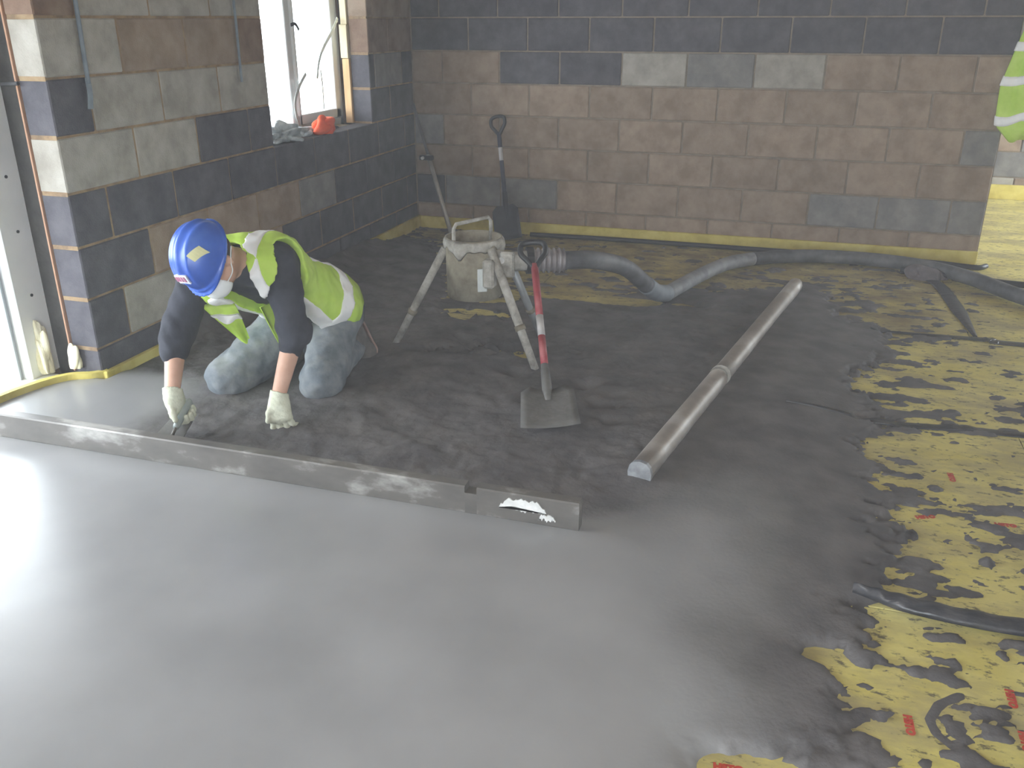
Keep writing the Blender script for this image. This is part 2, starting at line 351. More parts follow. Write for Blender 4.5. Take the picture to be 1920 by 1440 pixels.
def screed_height(X, Y):
    sd = seg_sd(X, Y, EDGE)
    big = fbm(X*3.1, Y*3.1, 4); ragg = fbm(X*6+40, Y*9, 5, 0.62); fine = fbm(X*38, Y*38, 3, 0.6); med = fbm(X*14+9, Y*14, 4, 0.6)
    sdn = sd + (ragg-0.5)*0.34 + (fbm(X*22, Y*34+7, 3)-0.5)*0.11 + (fbm(X*48, Y*62+3, 2)-0.5)*0.07
    # finished level in front of the straightedge, and in the corner by the door
    lg = lambda t: 1/(1+np.exp(-np.clip(t, -30, 30)))
    fin = lg((-4.10+0.45*lg((X-2.62)/0.10)-Y)/(0.018+0.10*lg((X-2.5)/0.06))) * lg((2.80-X-0.30*(big-.5))/0.085)
    fin = np.maximum(fin, sstep(0.62, 0.42, X + 0.10*(med-.5) + 0.25*np.maximum(Y+3.6, 0)) * sstep(-3.35, -3.55, Y))
    level = 0.070
    far = sstep(-3.4, -2.2, Y)
    rough_h = 0.060 - 0.022*far + (big-0.5)*(0.050-0.02*far) + (med-0.5)*0.020 + (fine-0.5)*0.007
    # spread at the right of the rail is flatter
    flat = np.maximum(sstep(2.30, 2.55, X-0.18*(Y+3.7)) * sstep(-0.9, -1.6, Y), sstep(-3.9, -4.1, Y))
    rough_h = rough_h*(1-flat) + flat*(0.056+(med-0.5)*0.004+(big-.5)*0.006)
    smooth_h = level + (fbm(X*1.7, Y*1.7, 3)-0.5)*0.006
    h = rough_h*(1-fin) + smooth_h*fin
    h = h*(0.30+0.70*lg((sd-0.16)/0.07))
    ed = 0.003+np.maximum(sdn, 0)*0.6; kk = np.clip(0.5+0.5*(ed-h)/0.012, 0, 1); h = ed*(1-kk)+h*kk-0.012*kk*(1-kk)
    # beyond the edge: only crumbs and smears
    crumb = (fbm(X*9, Y*17+3, 5, 0.60)-0.615 + 0.12*np.exp(np.minimum(sdn, 0)*5.0) - 0.05*sstep(0.25, 1.0, -sd))*0.09
    h = np.where(sdn > 0, np.maximum(h, 0.004), np.minimum(crumb, 0.010))
    # thin places where the boards show through
    for cx, cy, rx, ry, a in [(1.55,-2.58,.30,.10,1),(1.30,-2.72,.16,.06,.8),(2.06,-2.95,.07,.05,1),(2.17,-3.15,.07,.035,1),(2.23,-3.30,.05,.03,.9),(1.75,-2.90,.10,.05,.7),(1.2,-2.05,.25,.12,.8),(2.0,-1.55,.5,.08,.9),(3.04,-4.47,.05,.03,1.2),(3.10,-4.52,.035,.03,1),(2.90,-4.93,.10,.05,1.7),(3.232,-4.665,.05,.07,1.5),(3.49,-3.313,.05,.05,1.2)]:
        g = np.exp(-(((X-cx)/rx)**2+((Y-cy)/ry)**2)); h = h - a*g*0.085*sstep(0.38, 0.62, ragg+0.12*g)
    # slurry smear looping over the boards near the front
    sm = [(3.361,-4.523),(3.308,-4.569),(3.28,-4.633),(3.29,-4.674),(3.335,-4.719),(3.345,-4.79)]
    ds = np.full(X.shape, 9.0)
    for i in range(len(sm)-1):
        ax, ay = sm[i]; bx, by = sm[i+1]; ex, ey = bx-ax, by-ay
        t = np.clip(((X-ax)*ex+(Y-ay)*ey)/(ex*ex+ey*ey), 0, 1); ds = np.minimum(ds, np.hypot(X-ax-t*ex, Y-ay-t*ey))
    h = np.maximum(h, (0.012+0.006*(med-.5) - ds)*0.35)
    h = np.maximum(h, 0.035*np.exp(-(((X-3.521)/.022)**2+((Y+3.872)/.026)**2)) - 0.012)
    wy = sstep(-3.15, -2.7, Y+0.3*(med-.5))*sstep(-0.62, -0.95, Y+0.3*(med-.5)); h = h + wy*(0.072+0.05*(big-.5)+0.03*(med-.5))*np.exp(-np.maximum(X-0.03, 0)/0.16)*np.where(sd > 0, 1, 0)
    h = h - 0.05*np.exp(-((Y+4.21)/0.035)**4)*sstep(3.16, 3.26, X)
    return h, fin, sd
xs = np.concatenate([np.arange(-0.21, 3.95, 0.0115), np.array([4.2, 4.6])])
ys = np.concatenate([np.linspace(-8.5, -5.6, 30), np.arange(-5.58, -0.04, 0.0125)])
GX, GY = np.meshgrid(xs, ys, indexing='ij')
GH, GFIN, GSD = screed_height(GX, GY)
GH = np.where((GX < 0.035) & (GY > YJ-0.02) & ((GY < -3.2) | (GY > -0.6)), np.minimum(GH, 0.05), GH)
nx, ny = GX.shape
V = np.stack([GX, GY, GH], -1).reshape(-1, 3)
idx = np.arange(nx*ny).reshape(nx, ny)
Q = np.stack([idx[:-1, :-1], idx[1:, :-1], idx[1:, 1:], idx[:-1, 1:]], -1).reshape(-1, 4)
keep = (GH.reshape(-1)[Q].max(1) > -0.002) & ~((V[Q][:, :, 0].max(1) < 0.0) & (V[Q][:, :, 1].min(1) > YJ))
Q = Q[keep]; used = np.unique(Q); remap = np.full(len(V), -1); remap[used] = np.arange(len(used))
me = bpy.data.meshes.new('screed'); me.from_pydata(V[used].tolist(), [], remap[Q].tolist()); me.update()
me.polygons.foreach_set('use_smooth', [True]*len(me.polygons))
for nm, arr in (('finish', GFIN), ('thick', GH), ('edge', GSD)):
    at = me.attributes.new(nm, 'FLOAT', 'POINT'); at.data.foreach_set('value', arr.reshape(-1)[used].astype(np.float32))
def screed_material():
    m = bpy.data.materials.new('wet_screed'); m.use_nodes = True; nt = m.node_tree; N = nt.nodes; L = nt.links; b = N['Principled BSDF']
    geo = N.new('ShaderNodeNewGeometry'); a = N.new('ShaderNodeAttribute'); a.attribute_name = 'finish'
    def noise(scale, detail=5):
        n = N.new('ShaderNodeTexNoise'); n.inputs['Scale'].default_value = scale; n.inputs['Detail'].default_value = detail; L.new(geo.outputs['Position'], n.inputs['Vector']); return n.outputs['Fac']
    def ramp(fac, stops):
        r = N.new('ShaderNodeValToRGB'); cr = r.color_ramp
        while len(cr.elements) < len(stops): cr.elements.new(0.5)
        for e, (q, c) in zip(cr.elements, stops): e.position = q; e.color = c
        L.new(fac, r.inputs[0]); return r.outputs[0]
    rough_c = ramp(noise(7, 8), [(0.34, lin((83,80,81))), (0.66, lin((109,105,105)))])
    fin_c = ramp(noise(2.5, 6), [(0.34, lin((145,145,146))), (0.66, lin((159,159,160)))])
    mx = N.new('ShaderNodeMix'); mx.data_type = 'RGBA'; L.new(a.outputs['Fac'], mx.inputs['Factor']); L.new(rough_c, mx.inputs[6]); L.new(fin_c, mx.inputs[7]); L.new(mx.outputs[2], b.inputs['Base Color'])
    mr = N.new('ShaderNodeMapRange'); L.new(a.outputs['Fac'], mr.inputs['Value']); mr.inputs['To Min'].default_value = 0.75; mr.inputs['To Max'].default_value = 0.285
    L.new(mr.outputs[0], b.inputs['Roughness'])
    bp = N.new('ShaderNodeBump'); bp.inputs['Distance'].default_value = 0.006; L.new(noise(70, 4), bp.inputs['Height'])
    mb_ = N.new('ShaderNodeMapRange'); L.new(a.outputs['Fac'], mb_.inputs['Value']); mb_.inputs['To Min'].default_value = 0.4; mb_.inputs['To Max'].default_value = 0.04; L.new(mb_.outputs[0], bp.inputs['Strength'])
    L.new(bp.outputs[0], b.inputs['Normal']); return m
sc_o = tag(obj('wet_screed', me, screed_material()), 'wet grey floor screed, trowelled smooth in front and loose behind the straightedge', 'screed', kind='stuff')
def gh(x, y):
    h, _, _ = screed_height(np.array([x]), np.array([y])); return float(max(h[0], 0.0))

# black tape over the board joints: softly ridged band
M_tape = mat('black_joint_tape', [(46,46,50),(64,64,68),(84,82,84)], 0.32, 14, bump=0.5, bscale=35, stretch=(1, 3, 1))
def tape(name, pts, wid, rise, label):
    pts = curve_pts(pts, 14); n = len(pts); mb = MB(); V = []; F = []; m_ = 9
    for i, q in enumerate(pts):
        t = pts[min(i+1, n-1)]-pts[max(i-1, 0)]; t = t[:2]/np.linalg.norm(t[:2]); nn = np.array([-t[1], t[0]])
        taper = min(1.0, 0.25+2.5*i/n); q = np.array([q[0], q[1], q[2] if rise > 0.02 else max(q[2], gh(q[0], q[1])-0.002)])
        for j in range(m_):
            u = 2*j/(m_-1)-1; V.append((q[0]+nn[0]*u*wid/2*taper, q[1]+nn[1]*u*wid/2*taper, q[2]+0.002+rise*(1-u*u)*(1+0.08*math.sin(i*0.5))))
    for i in range(n-1):
        for j in range(m_-1): F.append((i*m_+j, i*m_+j+1, (i+1)*m_+j+1, (i+1)*m_+j))
        F.append((i*m_, (i+1)*m_, (i+1)*m_+m_-1, i*m_+m_-1))
    o = mb.add(V, F).build(name, M_tape, None, True); return tag(o, label, 'joint tape', 'tape strips over the board joints')
tape('joint_tape', [(3.12, -4.192, 0.030), (3.18, -4.203, 0.030), (3.24, -4.212, 0.027), (3.34, -4.218, 0.021), (3.46, -4.214, 0.013), (3.62, -4.205, 0.008), (3.9, -4.21, 0.004), (5.0, -4.21, 0.0)], 0.072, 0.028, 'shiny black ridged tape strip on the yellow boards nearest the viewer')
tape('joint_tape', [(2.9, -2.90, 0.006), (3.25, -2.90, 0.001), (3.54, -2.868, 0.0), (3.81, -2.85, 0), (5.0, -2.83, 0)], 0.060, 0.006, 'dark tape strip across the yellow boards, between the near tape and the forked one')
tape('joint_tape', [(3.3, -1.68, 0.004), (3.813, -1.655, 0.001), (3.91, -1.672, 0), (4.03, -1.677, 0), (5.0, -1.68, 0)], 0.075, 0.006, 'dark tape strip along the farthest cross joint of the yellow boards')
tape('joint_tape', [(3.815, -1.63, 0.004), (3.80, -1.25, 0.002), (3.785, -0.95, 0.001), (3.76, -0.66, 0.002), (3.70, -0.45, 0.004)], 0.085, 0.008, 'dark tape strip running from the far cross joint back towards the hose')

# ------------------------------------------------------------------ red print on the boards
M_print = mat('red_ink', [(190,70,56),(204,86,66)], 0.6, 20)
def print_text(s, size, loc, rot):
    cu = bpy.data.curves.new('print', 'FONT'); cu.body = s; cu.size = size; cu.extrude = 0.0004; cu.offset = 0.002; cu.align_x = 'CENTER'; cu.align_y = 'CENTER'
    t = bpy.data.objects.new('print_tmp', cu); COL.objects.link(t); dg = bpy.context.evaluated_depsgraph_get(); dg.update()
    me = bpy.data.meshes.new_from_object(t.evaluated_get(dg)); bpy.data.objects.remove(t)
    me.materials.clear(); o = obj('printed_lettering', me, M_print, fl_obj); o.location = loc; o.rotation_euler = (0, 0, rot); return o
print_text('HSTO', 0.025, (3.232, -4.665, 0.0015), -PI/2+0.05)
print_text('HSTO', 0.025, (3.491, -3.313, 0.0015), -PI/2+0.05)
print_text('HSTO', 0.025, (2.84, -4.925, 0.0015), 0.1)
print_text('HSTO', 0.025, (3.372, -3.64, 0.0015), 0.4)
print_text('HSTO', 0.025, (3.616, -3.617, 0.0015), 0.1)
print_text('HSTO', 0.025, (3.477, -4.497, 0.0015), -PI/2)
print_text('HSTO', 0.025, (3.480, -4.642, 0.0015), -PI/2)

# ------------------------------------------------------------------ door opening: frame, strip, wall tie, foam
d1 = tag(empty('door_1', (-0.33, YJ, 0)), kind='structure')
part(MB().box((-0.40, -3.655, 0.05), (-0.292, -3.490, ZDH), 0.006), 'door_frame', M_plast, d1)
part(MB().box((-0.395, -3.675, 0.05), (-0.335, -3.663, ZDH), 0.002), 'gasket', mat('grey_gasket', [(150,156,160)], .5), d1)
part(MB().box((-0.40, -6.2, ZDH-0.09), (-0.315, -3.665, ZDH), 0.006), 'door_frame', M_plast, d1)
for z in (1.42, 1.25, 1.10, 0.93, 0.70, 0.42, 0.25):
    part(MB().lathe([(0.0, 0), (0.007, 0), (0.007, 0.004), (0, 0.004)], 10).xf(Matrix.Translation((-0.293, -3.565, z)) @ Matrix.Rotation(PI/2, 4, 'Y')), 'screw_hole', M_black, d1)
M_terra = mat('terracotta_strip', [(168,128,104),(186,146,120)], 0.8, 10)
tag(MB().box((-0.152, YJ-0.003, 0.08), (-0.142, YJ+0.02, ZDH), 0.002).build('trim_5', M_terra), kind='structure')
tag(MB().tube([(-0.31, YJ-0.004, 1.300), (-0.23, YJ-0.006, 1.296), (-0.13, YJ-0.008, 1.300)], 0.008, 8).box((-0.31, YJ-0.02, 1.29), (-0.28, YJ+0.0, 1.308)).build('wall_tie', M_black), 'small dark metal wall tie bridging the cavity at the door jamb', 'wall tie')
# ------------------------------------------------------------------ window
w1 = tag(empty('window_1', (-0.3, (YW0+YW1)/2, ZS)), kind='structure')
WY0, WY1, WM = -1.99, -0.615, -1.262; zb, zt = 0.845, ZWH-0.01
def bar(lo, hi, name='window_frame', m=M_plast, par=w1): return part(MB().box(lo, hi, 0.005), name, m, par)
bar((-0.345, WY0, zb), (-0.275, WY0+0.055, zt)); bar((-0.345, WY1-0.045, zb), (-0.275, WY1, zt))
bar((-0.345, WY0, zb), (-0.275, WY1, zb+0.050)); bar((-0.345, WY0, zt-0.06), (-0.275, WY1, zt)); bar((-0.345, WM-0.03, zb), (-0.275, WM+0.03, zt), 'mullion')
sash = part(MB().box((-0.335, WM+0.032, zb+0.052), (-0.262, WM+0.062, zt-0.06), 0.005).box((-0.335, WY1-0.115, zb+0.052), (-0.262, WY1-0.048, zt-0.06), 0.005)
            .box((-0.335, WM+0.032, zb+0.052), (-0.262, WY1-0.048, zb+0.115), 0.005).box((-0.335, WM+0.032, zt-0.12), (-0.262, WY1-0.048, zt-0.06), 0.005), 'sash', M_plast, w1)
def glass_material():
    m = bpy.data.materials.new('window_glass'); m.use_nodes = True; N = m.node_tree.nodes; L = m.node_tree.links; N.remove(N['Principled BSDF'])
    t = N.new('ShaderNodeBsdfTransparent'); g = N.new('ShaderNodeBsdfGlossy'); g.inputs['Roughness'].default_value = 0.02; lw = N.new('ShaderNodeLayerWeight'); lw.inputs[0].default_value = 0.5; pw = N.new('ShaderNodeMath'); pw.operation = 'POWER'; pw.inputs[1].default_value = 5.0; L.new(lw.outputs['Facing'], pw.inputs[0]); f = N.new('ShaderNodeMath'); f.operation = 'MULTIPLY_ADD'; f.inputs[1].default_value = 0.9; f.inputs[2].default_value = 0.03; L.new(pw.outputs[0], f.inputs[0])
    x = N.new('ShaderNodeMixShader'); L.new(f.outputs[0], x.inputs[0]); L.new(t.outputs[0], x.inputs[1]); L.new(g.outputs[0], x.inputs[2]); L.new(x.outputs[0], N['Material Output'].inputs[0]); return m
M_glass = glass_material()
bar((-0.312, WY0+0.05, zb+0.045), (-0.306, WM-0.025, zt-0.05), 'pane', M_glass); bar((-0.308, WM+0.06, zb+0.11), (-0.302, WY1-0.11, zt-0.11), 'pane', M_glass)
M_tapew = mat('pale_plastic_tape', [(206,222,220),(222,234,232)], 0.5, 8); M_tapew.node_tree.nodes['Principled BSDF'].inputs['Transmission Weight'].default_value = 0.6
def strip(pts, hw, name, m, par=None, nrm=(1, 0, 0), th=0.003):
    pts = curve_pts(pts, 8); V = []; F = []; n = len(pts); nrm = np.array(nrm, float)
    for i, q in enumerate(pts):
        t = pts[min(i+1, n-1)]-pts[max(i-1, 0)]; t /= np.linalg.norm(t); s = np.cross(t, nrm); s /= np.linalg.norm(s); k = np.cross(s, t)
        for a, b in ((-1, -1), (1, -1), (1, 1), (-1, 1)): V.append(q+s*a*hw+k*b*th/2)
    for i in range(n-1):
        for j in range(4): F.append((4*i+j, 4*i+(j+1) % 4, 4*i+4+(j+1) % 4, 4*i+4+j))
    F += [(3, 2, 1, 0), (4*n-4, 4*n-3, 4*n-2, 4*n-1)]
    mb = MB().add(V, F)
    return part(mb, name, m, par) if par else mb.build(name, m)
tag(strip([(-0.205, -0.735, 1.54), (-0.215, -0.80, 1.46), (-0.235, -0.90, 1.36), (-0.245, -0.96, 1.27), (-0.25, -0.99, 1.17)], 0.012, 'protective_tape', M_tapew), 'loose pale tape strip hanging diagonally across the window from the timber batten', 'tape')
tag(strip([(-0.258, -1.235, 0.86), (-0.25, -1.30, 1.02), (-0.245, -1.24, 1.13), (-0.25, -1.13, 1.21)], 0.012, 'protective_tape', M_tapew), 'pale tape strip curling up from the bottom of the window mullion', 'tape')
tag(strip([(-0.255, -1.255, 1.50), (-0.25, -1.21, 1.505), (-0.25, -1.17, 1.47)], 0.010, 'protective_tape', M_black), 'short dark tape end sticking out of the window mullion', 'tape')
tag(strip([(-0.27, -0.90, 1.22), (-0.268, -0.895, 1.10), (-0.268, -0.90, 0.97)], 0.008, 'protective_tape', M_tapew), 'thin pale tape strip hanging straight down inside the window pane', 'tape')
# timber cavity closer at the right reveal, in two lengths
tag(MB().box((-0.195, YW1-0.012, ZS), (-0.143, YW1+0.05, 1.285), 0.003).build('cavity_batten', M_timber), 'orange-brown upright timber batten beside the window, lower length', 'batten')
tag(MB().box((-0.200, YW1-0.016, 1.288), (-0.145, YW1+0.05, 1.50), 0.003).box((-0.192, YW1-0.006, 1.50), (-0.145, YW1+0.05, ZWH), 0.003).build('cavity_batten', M_timber2), 'cream upright timber batten beside the window, upper length', 'batten')
tag(MB().box((-0.30, YW0-0.02, ZS-0.035), (-0.142, YW1+0.0, ZS-0.012)).build('window_sill', mat('mortar_sill', [(150,136,112),(168,154,130)], 0.9, 12, bump=.5)), kind='structure')
# crumpled things on the sill
def crumple(name, c, r, m, seed, label, cat, amp=0.45, freq=2.2, sub=4):
    bm = bmesh.new(); bmesh.ops.create_icosphere(bm, subdivisions=sub, radius=1.0); rr = np.random.default_rng(seed); ph = rr.random((7, 4))*6.28; di = rr.normal(size=(7, 3))*freq
    for v in bm.verts:
        q = np.array(v.co); d = sum(math.sin(np.dot(di[i], q)+ph[i, 0])*(0.9**i) for i in range(7))/3.2
        d = 1 + amp*(abs(d)*1.5-0.5); v.co = Vector((q[0]*r[0]*d, q[1]*r[1]*d, max(q[2]*d, -0.55)*r[2]))
    bm.verts.index_update(); mb = MB().add([v.co for v in bm.verts], [[v.index for v in f.verts] for f in bm.faces]); bm.free()
    zmin = min(v[2] for v in mb.v); o = mb.build(name, m, None, False); o.location = (c[0], c[1], c[2]-zmin); return tag(o, label, cat)
M_orange = mat('orange_cloth', [(222,74,34),(236,96,50)], 0.8, 8); M_film = mat('crumpled_grey_film', [(128,134,138),(176,184,188),(206,212,214)], 0.45, 9, pos=[.35, .5, .65])
crumple('crumpled_glove', (-0.055, -1.30, ZS-0.010), (0.055, 0.085, 0.075), M_orange, 3, 'bright orange crumpled work glove lying on the window sill', 'glove')
crumple('cloth_scrap', (-0.16, -1.50, ZS-0.010), (0.035, 0.05, 0.035), M_orange, 5, 'small orange cloth scrap behind the orange glove on the sill', 'cloth')
crumple('plastic_film', (-0.10, -1.72, ZS-0.010), (0.07, 0.16, 0.06), M_film, 8, 'crumpled grey plastic film heaped on the left half of the sill', 'plastic film', 0.6, 3.0)
crumple('plastic_film', (-0.17, -1.42, ZS-0.010), (0.06, 0.12, 0.03), M_film, 9, 'flat grey plastic film scrap under the window sash', 'plastic film', 0.6, 3.0)
crumple('dark_rag', (-0.15, -1.10, ZS-0.010), (0.045, 0.09, 0.035), M_black, 11, 'small black rag at the right end of the window sill', 'rag')
tag(MB().tube([(-0.20, -1.80, ZS), (-0.10, -1.70, ZS+0.10)], 0.012, 8).build('wood_offcut', M_timber2), 'short pale stick leaning in the plastic film on the sill', 'offcut')
crumple('expanding_foam', (-0.12, YJ-0.012, 0.10), (0.035, 0.02, 0.075), mat('cream_foam', [(226,220,190),(240,236,214)], .9, 20, bump=.6), 21, 'cream blob of expanding foam at the foot of the door jamb', 'foam')
crumple('expanding_foam', (-0.285, YJ-0.02, 0.06), (0.03, 0.03, 0.16), MATS['cream_foam'], 22, 'cream ragged foam beside the bottom of the white door frame', 'foam')
# cables dropping down the left wall
M_cable = mat('blue_grey_cable', [(112,124,136),(140,152,162)], 0.6, 12)
def cable(pts, r, label):
    return tag(MB().tube(curve_pts(pts, 6), r, 8).build('wall_cable', M_cable, None, True), label, 'cable')
cable([(0.012, -3.335, 2.3), (0.012, -3.338, 1.604), (0.014, -3.346, 1.344), (0.020, -3.352, 1.29)], 0.009, 'blue-grey cable hanging down the left wall close to the door jamb')
tag(strip([(0.016, -3.350, 1.31), (0.022, -3.356, 1.25), (0.016, -3.362, 1.19)], 0.014, 'cable_clip', M_cable), 'pale frayed cover strip below the cable near the door jamb', 'cable cover')
cable([(0.012, -2.240, 2.3), (0.012, -2.242, 1.62), (0.014, -2.250, 1.35), (0.016, -2.255, 1.23)], 0.007, 'thin dark cable hanging down the left wall near the window')

# ------------------------------------------------------------------ straightedge beam on the finished screed
YB = -4.155; Z0 = 0.068
b_e = tag(empty('screed_straightedge', (1.2, YB, Z0)), 'long dirty aluminium screed straightedge lying across the wet floor, leftmost end by the door', 'straightedge')
prof = [(-0.020, 0.0), (0.020, 0.0), (0.022, 0.004), (0.022, 0.092), (0.018, 0.097), (-0.018, 0.097), (-0.022, 0.092), (-0.022, 0.004)]
def extr(x0, x1, prof, n):
    mb = MB(); V = []; F = []; k = len(prof)
    for x in np.linspace(x0, x1, n):
        for y, z in prof: V.append((x, YB+y, Z0+z))
    for i in range(n-1):
        for j in range(k): F.append((i*k+j, i*k+(j+1) % k, (i+1)*k+(j+1) % k, (i+1)*k+j))
    F.append(tuple(range(k))); F.append(tuple((n-1)*k+j for j in range(k))[::-1]); return mb.add(V, F)
NX0, NX1 = 1.945, 1.985      # notch in the upper edge
part(extr(-0.19, NX0, prof, 30), 'beam', M_alu, b_e)
low = [(y, min(z, 0.074)) for y, z in prof]
part(extr(NX0, NX1, low, 2), 'notch', M_alu, b_e)
part(extr(NX1, 2.318, prof, 8), 'beam', M_alu, b_e)
M_white = mat('white_plaster_patch', [(200,200,198),(236,236,234)], 0.7, 20, bump=.4)
def patch(x0, x1, z0, z1, seed, name='plaster_patch'):
    n = 26; rr = np.random.default_rng(seed); top = []; bot = []
    for i in range(n):
        u = i/(n-1); e = min(1, 6*u, 6*(1-u)); top.append((x0+(x1-x0)*u, z1*e+z0*(1-e) + rr.normal()*0.003)); bot.append((x0+(x1-x0)*u, z0+rr.normal()*0.004*e))
    pts = bot+top[::-1]; mb = MB().prism(pts, 0, 0.004); mb.v = [(x, YB-0.0215-t, Z0+max(y, 0.002)) for x, y, t in mb.v]; return part(mb, name, M_white, b_e)
patch(2.06, 2.215, 0.045, 0.080, 4); patch(2.19, 2.245, 0.022, 0.040, 6)
# ------------------------------------------------------------------ rail tube lying on the screed
a = np.array([2.433, -3.76, 0.0]); b = np.array([2.905, -1.10, 0.0]); dirr = (b-a)/np.linalg.norm(b-a)
rl = tag(empty('screed_rail_tube', (2.433, -3.76, 0.06)), 'long pale rounded screed rail tube lying diagonally on the dark screed', 'screed rail')
side = np.array([dirr[1], -dirr[0], 0]); prof2 = [(-0.040, 0.0), (-0.042, 0.025), (-0.036, 0.048), (-0.022, 0.062), (0, 0.067), (0.022, 0.062), (0.036, 0.048), (0.042, 0.025), (0.040, 0.0)]
def rail(t0, t1, n, k=1.0, zb0=0.052):
    V = []; F = []; m_ = len(prof2); Lr = np.linalg.norm(b-a)
    for t in np.linspace(t0, t1, n):
        q = a+dirr*t
        for y, z in prof2: V.append(tuple(q+side*y*k+np.array([0, 0, zb0+z*k-0.012*t/Lr])))
    for i in range(n-1):
        for j in range(m_): F.append((i*m_+j, i*m_+(j+1) % m_, (i+1)*m_+(j+1) % m_, (i+1)*m_+j))
    F.append(tuple(range(m_))); F.append(tuple((n-1)*m_+j for j in range(m_))[::-1]); return MB().add(V, F)
part(rail(0.012, 1.02, 8), 'tube', M_steelpipe, rl, True); part(rail(1.03, 2.70, 12, 0.96), 'tube', M_steelpipe, rl, True); part(rail(1.0, 1.05, 2, 1.05), 'joint_collar', M_crust, rl, True); part(rail(0.0, 0.018, 2, 1.03), 'end_cap', mat('grey_end_cap', [(120,122,126),(160,162,166)], .5, 20), rl)

# ------------------------------------------------------------------ tripod discharge pot
PC = np.array([1.415, -2.60]); ZT, ZBt = 0.585, 0.300; PR = 0.132
tp = tag(empty('pump_tripod', (PC[0], PC[1], 0.0)), 'screed pump tripod with round splashed steel pot hanging between three legs', 'pump tripod')
part(MB().lathe([(PR-0.004, ZBt), (PR, ZBt), (PR+0.002, ZT-0.09), (PR+0.004, ZT), (PR-0.006, ZT), (PR-0.008, ZT-0.06), (PR-0.010, ZBt+.02), (PR-0.012, ZBt)], 40, (PC[0], PC[1], 0), True), 'pot', M_pot, tp, True)
def crust_ring():
    mb = MB(); V = []; F = []; n = 60; pr = [(0.003, 0.0), (0.014, -0.012), (0.018, -0.035), (0.012, -0.062), (0.004, -0.075)]; rr = np.random.default_rng(3); ph = rr.random(6)*6.28
    for i in range(n):
        g = 2*PI*i/n; k = 0.75+0.22*math.sin(3*g+ph[0])+0.18*math.sin(7*g+ph[1])+0.1*math.sin(13*g+ph[2])
        for dr, dz in pr: V.append((PC[0]+(PR+dr*max(k, .3))*math.cos(g), PC[1]+(PR+dr*max(k, .3))*math.sin(g), ZT+dz*max(k, .35)))
    m_ = len(pr)
    for i in range(n):
        for j in range(m_-1): F.append((i*m_+j, i*m_+j+1, ((i+1) % n)*m_+j+1, ((i+1) % n)*m_+j))
        F.append((i*m_+m_-1, i*m_, ((i+1) % n)*m_, ((i+1) % n)*m_+m_-1))
    return mb.add(V, [f[::-1] for f in F])
part(crust_ring(), 'screed_crust', M_crust, tp, True)
part(MB().lathe([(0, ZT-0.055), (PR-0.010, ZT-0.055), (PR-0.010, ZT-0.06), (0, ZT-0.06)], 32, (PC[0], PC[1], 0)), 'pot_lid', mat('dirty_pot_lid', [(104,98,90),(124,118,108)], .85, 9, bump=.5), tp)
hA = np.array([PC[0]-0.060, PC[1]-0.105]); hB = np.array([PC[0]+0.045, PC[1]+0.12])
part(MB().tube([(hA[0], hA[1], ZT-0.04), (hA[0], hA[1], ZT+0.05), (hA[0]+.006, hA[1]+.018, ZT+0.070), (hB[0]-.006, hB[1]-.018, ZT+0.072), (hB[0], hB[1], ZT+0.050), (hB[0], hB[1], ZT-0.04)], 0.009, 10), 'handle', M_crust, tp, True)
def leg(p0, p1, r0=0.019, foot=True, m=M_crust):
    p0 = np.array(p0); p1 = np.array(p1); l = part(MB().tube([p0, p0*.5+p1*.5, p1], [r0, r0, r0*.85], 10), 'leg', m, tp, True)
    part(MB().tube([p0+(p1-p0)*0.62, p0+(p1-p0)*0.66], r0*1.25, 10), 'leg_collar', M_pot, l.parent, True); return l
leg((PC[0]-0.125, PC[1]-0.055, ZT-0.055), (1.024, -2.70, 0.03)); leg((PC[0]+0.115, PC[1]-0.085, ZT-0.035), (1.800, -2.845, 0.03), 0.021); leg((PC[0]+0.150, PC[1]+0.06, ZT-0.10), (1.69, -2.36, 0.02), 0.019, m=mat('bare_tube', [(150,154,158),(186,190,192)], .5, 9, metal=.3))
part(MB().box((PC[0]+0.09, PC[1]-0.145, ZT-0.21), (PC[0]+0.145, PC[1]-0.085, ZT-0.075), 0.01), 'leg_socket', M_crust, tp)
# white plate on the pot
mb = MB().box((-0.022, -0.003, -0.055), (0.022, 0.003, 0.055), 0.002).xf(Matrix.Translation((PC[0]+0.085, PC[1]-0.128, ZT-0.175)) @ Matrix.Rotation(0.55, 4, 'Z')); part(mb, 'white_plate', mat('white_plate', [(214,222,224),(228,234,234)], .5, 9), tp)
# inlet elbow and clamps
part(MB().tube(curve_pts([(PC[0]+0.10, PC[1]-0.03, ZT-0.085), (PC[0]+0.16, PC[1]-0.03, ZT-0.10), (PC[0]+0.21, PC[1]-0.005, ZT-0.105), (PC[0]+0.26, PC[1]+0.03, ZT-0.105)], 6), 0.046, 16), 'inlet_elbow', M_crust, tp, True)
part(MB().lathe([(0, -.008), (0.016, -.008), (0.016, .008), (0, .008)], 12).xf(Matrix.Translation((PC[0]+0.165, PC[1]-0.078, ZT-0.085)) @ Matrix.Rotation(PI/2, 4, 'X')), 'bolt', M_white, tp)
part(MB().box((PC[0]+0.155, PC[1]-0.085, ZT-0.165), (PC[0]+0.225, PC[1]-0.060, ZT-0.045), 0.008), 'clamp_plate', M_crust, tp)
